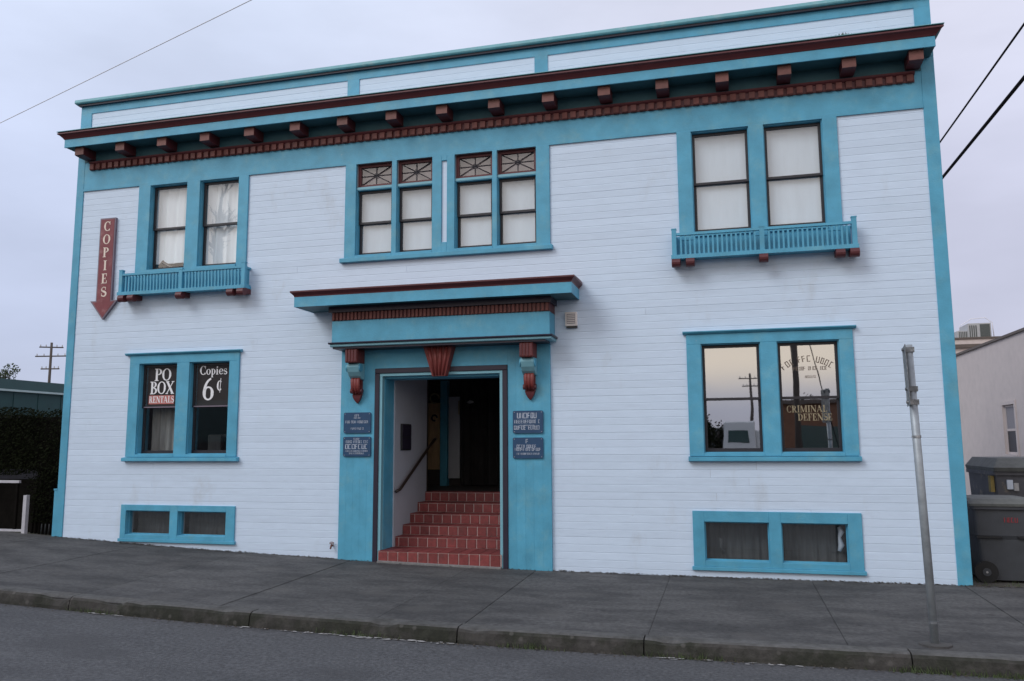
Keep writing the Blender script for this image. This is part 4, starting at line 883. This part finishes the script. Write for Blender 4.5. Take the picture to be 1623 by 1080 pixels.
# ------------------------------------------------------------------ litter and weeds along the kerb
rg = random.Random(21); lt = MB()
for _ in range(900):
    x = rg.uniform(-6, 14); y = KY-.045-abs(rg.gauss(0, .035)); zz = zs(x, -3.17)-.133+rg.uniform(.001, .012); s = rg.uniform(.006, .02); a_ = rg.uniform(0, 6.28)
    c_, s_ = math.cos(a_)*s, math.sin(a_)*s; lt.face((x-c_, y-s_, zz), (x+s_*.5, y-c_*.5, zz+rg.uniform(0, .006)), (x+c_, y+s_, zz+rg.uniform(0, .008)), (x-s_*.5, y+c_*.5, zz))
for _ in range(1500):
    x = rg.uniform(0, 13.5); y = -abs(rg.gauss(0, .035))-.022; zz = zs(x, y)+.003+rg.uniform(0, .012)*max(0, noise.noise((x*2, 4, 1))+.5); s = rg.uniform(.008, .026); a_ = rg.uniform(0, 6.28); c_, s_ = math.cos(a_)*s, math.sin(a_)*s
    lt.face((x-c_, y-s_, zz), (x+s_*.5, y-c_*.5, zz+.003), (x+c_, y+s_, zz+.004), (x-s_*.5, y+c_*.5, zz))
tag(obj('leaf_litter', lt, 'litter'), 'scattered dry leaf litter along the gutter and wall base', 'litter', kind='stuff')
sc = MB()
for k in range(90):
    x = rg.choice((3.75, 5.3, 5.9, 6.3, 6.6, 6.9, 7.1, 7.3, 9.4, 10.2))+rg.gauss(0, .14); y = KY-.055-abs(rg.gauss(0, .025)); zz = zs(x, -3.17)-.130+.005; l_ = rg.uniform(.008, .055); w_ = rg.uniform(.004, .014)
    n_ = 7; sc.face(*[(x+l_*math.cos(6.283*j/n_)*rg.uniform(.7, 1.1), y+w_*math.sin(6.283*j/n_)*rg.uniform(.6, 1.2), zz+.002*k/90) for j in range(n_)])
tag(obj('gutter_scraps', sc, 'paper'), 'small pale scraps lying in the gutter below the kerb', 'litter', kind='stuff')
wd = MB()
for _ in range(700):
    k = rg.random(); x = rg.choice((3.6, 6.5, 8.1, 9.5, 11.3, 11.8, 12.1, 12.6))+rg.gauss(0, .16) if k < .75 else rg.uniform(12.55, 14); y = KY-.05+rg.gauss(0, .012) if k < .75 else rg.uniform(-.3, .5)
    zz = zs(x, -3.17)-.133 if k < .75 else zg(x)-.04; h_ = rg.uniform(.015, .06); dx, dy = rg.gauss(0, .02), rg.gauss(0, .015)
    wd.face((x-.003, y, zz), (x+.003, y, zz), (x+dx+.001, y+dy, zz+h_), (x+dx-.001, y+dy, zz+h_))
tag(obj('weeds', wd, 'weed'), 'short green weeds sprouting along the kerb and alley mouth', 'weeds', kind='stuff')

# ------------------------------------------------------------------ the other side of the street, seen in the window glass
rz = zs(9.6, -3.17)-.1
v_ = tag(empty('box_van', (10.4, -26, rz)), 'white box van parked across the street, reflected in the law office window', 'van')
obj('box', B(9.75, 11.05, -27.5, -24.6, rz+.75, 2.35), 'van', v_, bevel=.05); obj('side_window', B(9.95, 10.75, -24.598, -24.58, 1.45, 1.95), 'vanglass', v_)
obj('cab', MB().prism_y([(11.051, rz+.5), (11.051, 2.0), (11.5, 1.95), (11.95, 1.35), (12.3, 1.2), (12.35, rz+.5)], -27.3, -24.8), 'van', v_, bevel=.04); obj('chassis', B(9.8, 12.2, -27.2, -24.9, rz+.35, rz+.7495), 'black', v_)
for xx in (10.2, 11.8):
    for yy in (-27.2, -25.05): obj('wheel', MB().cyl_y(yy, yy+.22, xx, rz+.36, .36, 18), 'rubber', v_)
upole('roadside_pole', 12.7, -24.5, 9.4, .15, ((8.9, 2.6, .1),), 'tall wooden utility pole across the street, reflected beside the gilt lettering')
wire((12.7, -24.5, 8.2), (14.6, -24.4, -.4), 0, .02, 'wire', 'guy wire slanting from the roadside pole across the street', 'guy_wire')
upole('far_pole', 12.9, -90, 9.6, .22, ((9.0, 3.0, .1), (8.0, 2.2, .1)), 'far utility pole reflected in the plain pane of the law office window')
s_ = tag(empty('brown_shop', (13.5, -34, rz)), 'brown shop across the street beside the parked van', 'building')
obj('wall', B(12.5, 26, -40, -34, rz-.3, 3.45), 'brown', s_); obj('roof', B(12.3, 26.2, -40.2, -33.8, 3.4502, 3.65), 'coping', s_)
obj('window', B(13.4, 17.2, -33.999, -33.97, .9, 2.3), 'vanglass', s_)
s_ = tag(empty('dark_warehouse', (-20, -30, zg(-20))), 'dark warehouse across the street opposite the green roofed building', 'building')
obj('wall', B(-48, 1.5, -36, -24, rz-.5, 6.2), 'darkwall', s_); obj('roof', B(-48.2, 1.7, -36.2, -23.8, 6.2002, 6.45), 'coping', s_)
for k in range(5): obj('window', B(-40+k*8, -37+k*8, -23.999, -23.97, 1.6, 3.6), 'vanglass', s_)
for k, (x, y, h_, r_) in enumerate(((4.5, -52, 5.2, 2.6), (7.6, -58, 4.6, 2.5), (9.3, -47, 3.4, 1.7), (16.5, -55, 5.5, 2.8))):
    tree('street_tree', x, y, rz-.4, h_, r_, ('bushy tree beyond the dark warehouse end across the street', 'low spreading tree across the street left of the box van', 'small round tree across the street just behind the box van', 'larger bushy tree rising behind the brown shop')[k], 900, 30+k, 'leafdark', 'trees across the street')
hl = MB(); n = 60; rs = []
for k in range(n+1):
    x = -260+520*k/n; hh = 5+3.5*noise.noise((x*.02, 3, 3))+1.0*noise.noise((x*.09, 2, 3)); rs.append([(x, -190, -3), (x, -196, hh), (x, -240, hh*1.2), (x, -260, -3)])
hl.rings(rs); tag(obj('hills', hl, 'hillm', smooth=True), kind='structure')

tf = MB()
for _ in range(60):
    x = 11.42+rg.gauss(0, .05); h_ = rg.uniform(.02, .06); y = -.34+rg.gauss(0, .02); zz = SOF+.232; dx = rg.gauss(0, .02)
    tf.face((x-.004, y, zz), (x+.004, y, zz), (x+dx+.002, y-.01, zz+h_), (x+dx-.002, y-.01, zz+h_))
tag(obj('weed_tuft', tf, 'weed'), 'small green weed tuft rooted on the top ledge of the cornice', 'weeds', kind='stuff')

bx, by, bz = -25.4, -40.0, zg(-25)-.6; rt_ = random.Random(8)
bt = tag(empty('bare_tree', (bx, by, bz)), 'tall bare tree behind the dark warehouse, reflected in the upper left window', 'tree')
obj('trunk', MB().tube([(bx, by, bz-.5), (bx+.2, by, 9), (bx-.1, by, 15), (bx+.1, by, 20.3)], [.5, .42, .34, .06], 10), 'bark', bt, smooth=True)
for k in range(26):
    z_ = rt_.uniform(9, 19.5); a_ = rt_.uniform(0, 6.283); l_ = rt_.uniform(.8, 2.6)*(21.5-z_)/8+.5; d_ = Vector((math.cos(a_), math.sin(a_), .7))
    p0 = Vector((bx, by, z_)); br = MB().tube([p0, p0+d_*l_*.5, p0+d_*l_+Vector((0, 0, .3))], [.14, .09, .03], 5)
    for q in range(5): b0 = p0+d_*l_*rt_.uniform(.35, .95); br.tube([b0, b0+Vector((rt_.gauss(0, .5), rt_.gauss(0, .5), rt_.uniform(.2, .9)))], [.045, .015], 4)
    obj('branch', br, 'bark', bt)
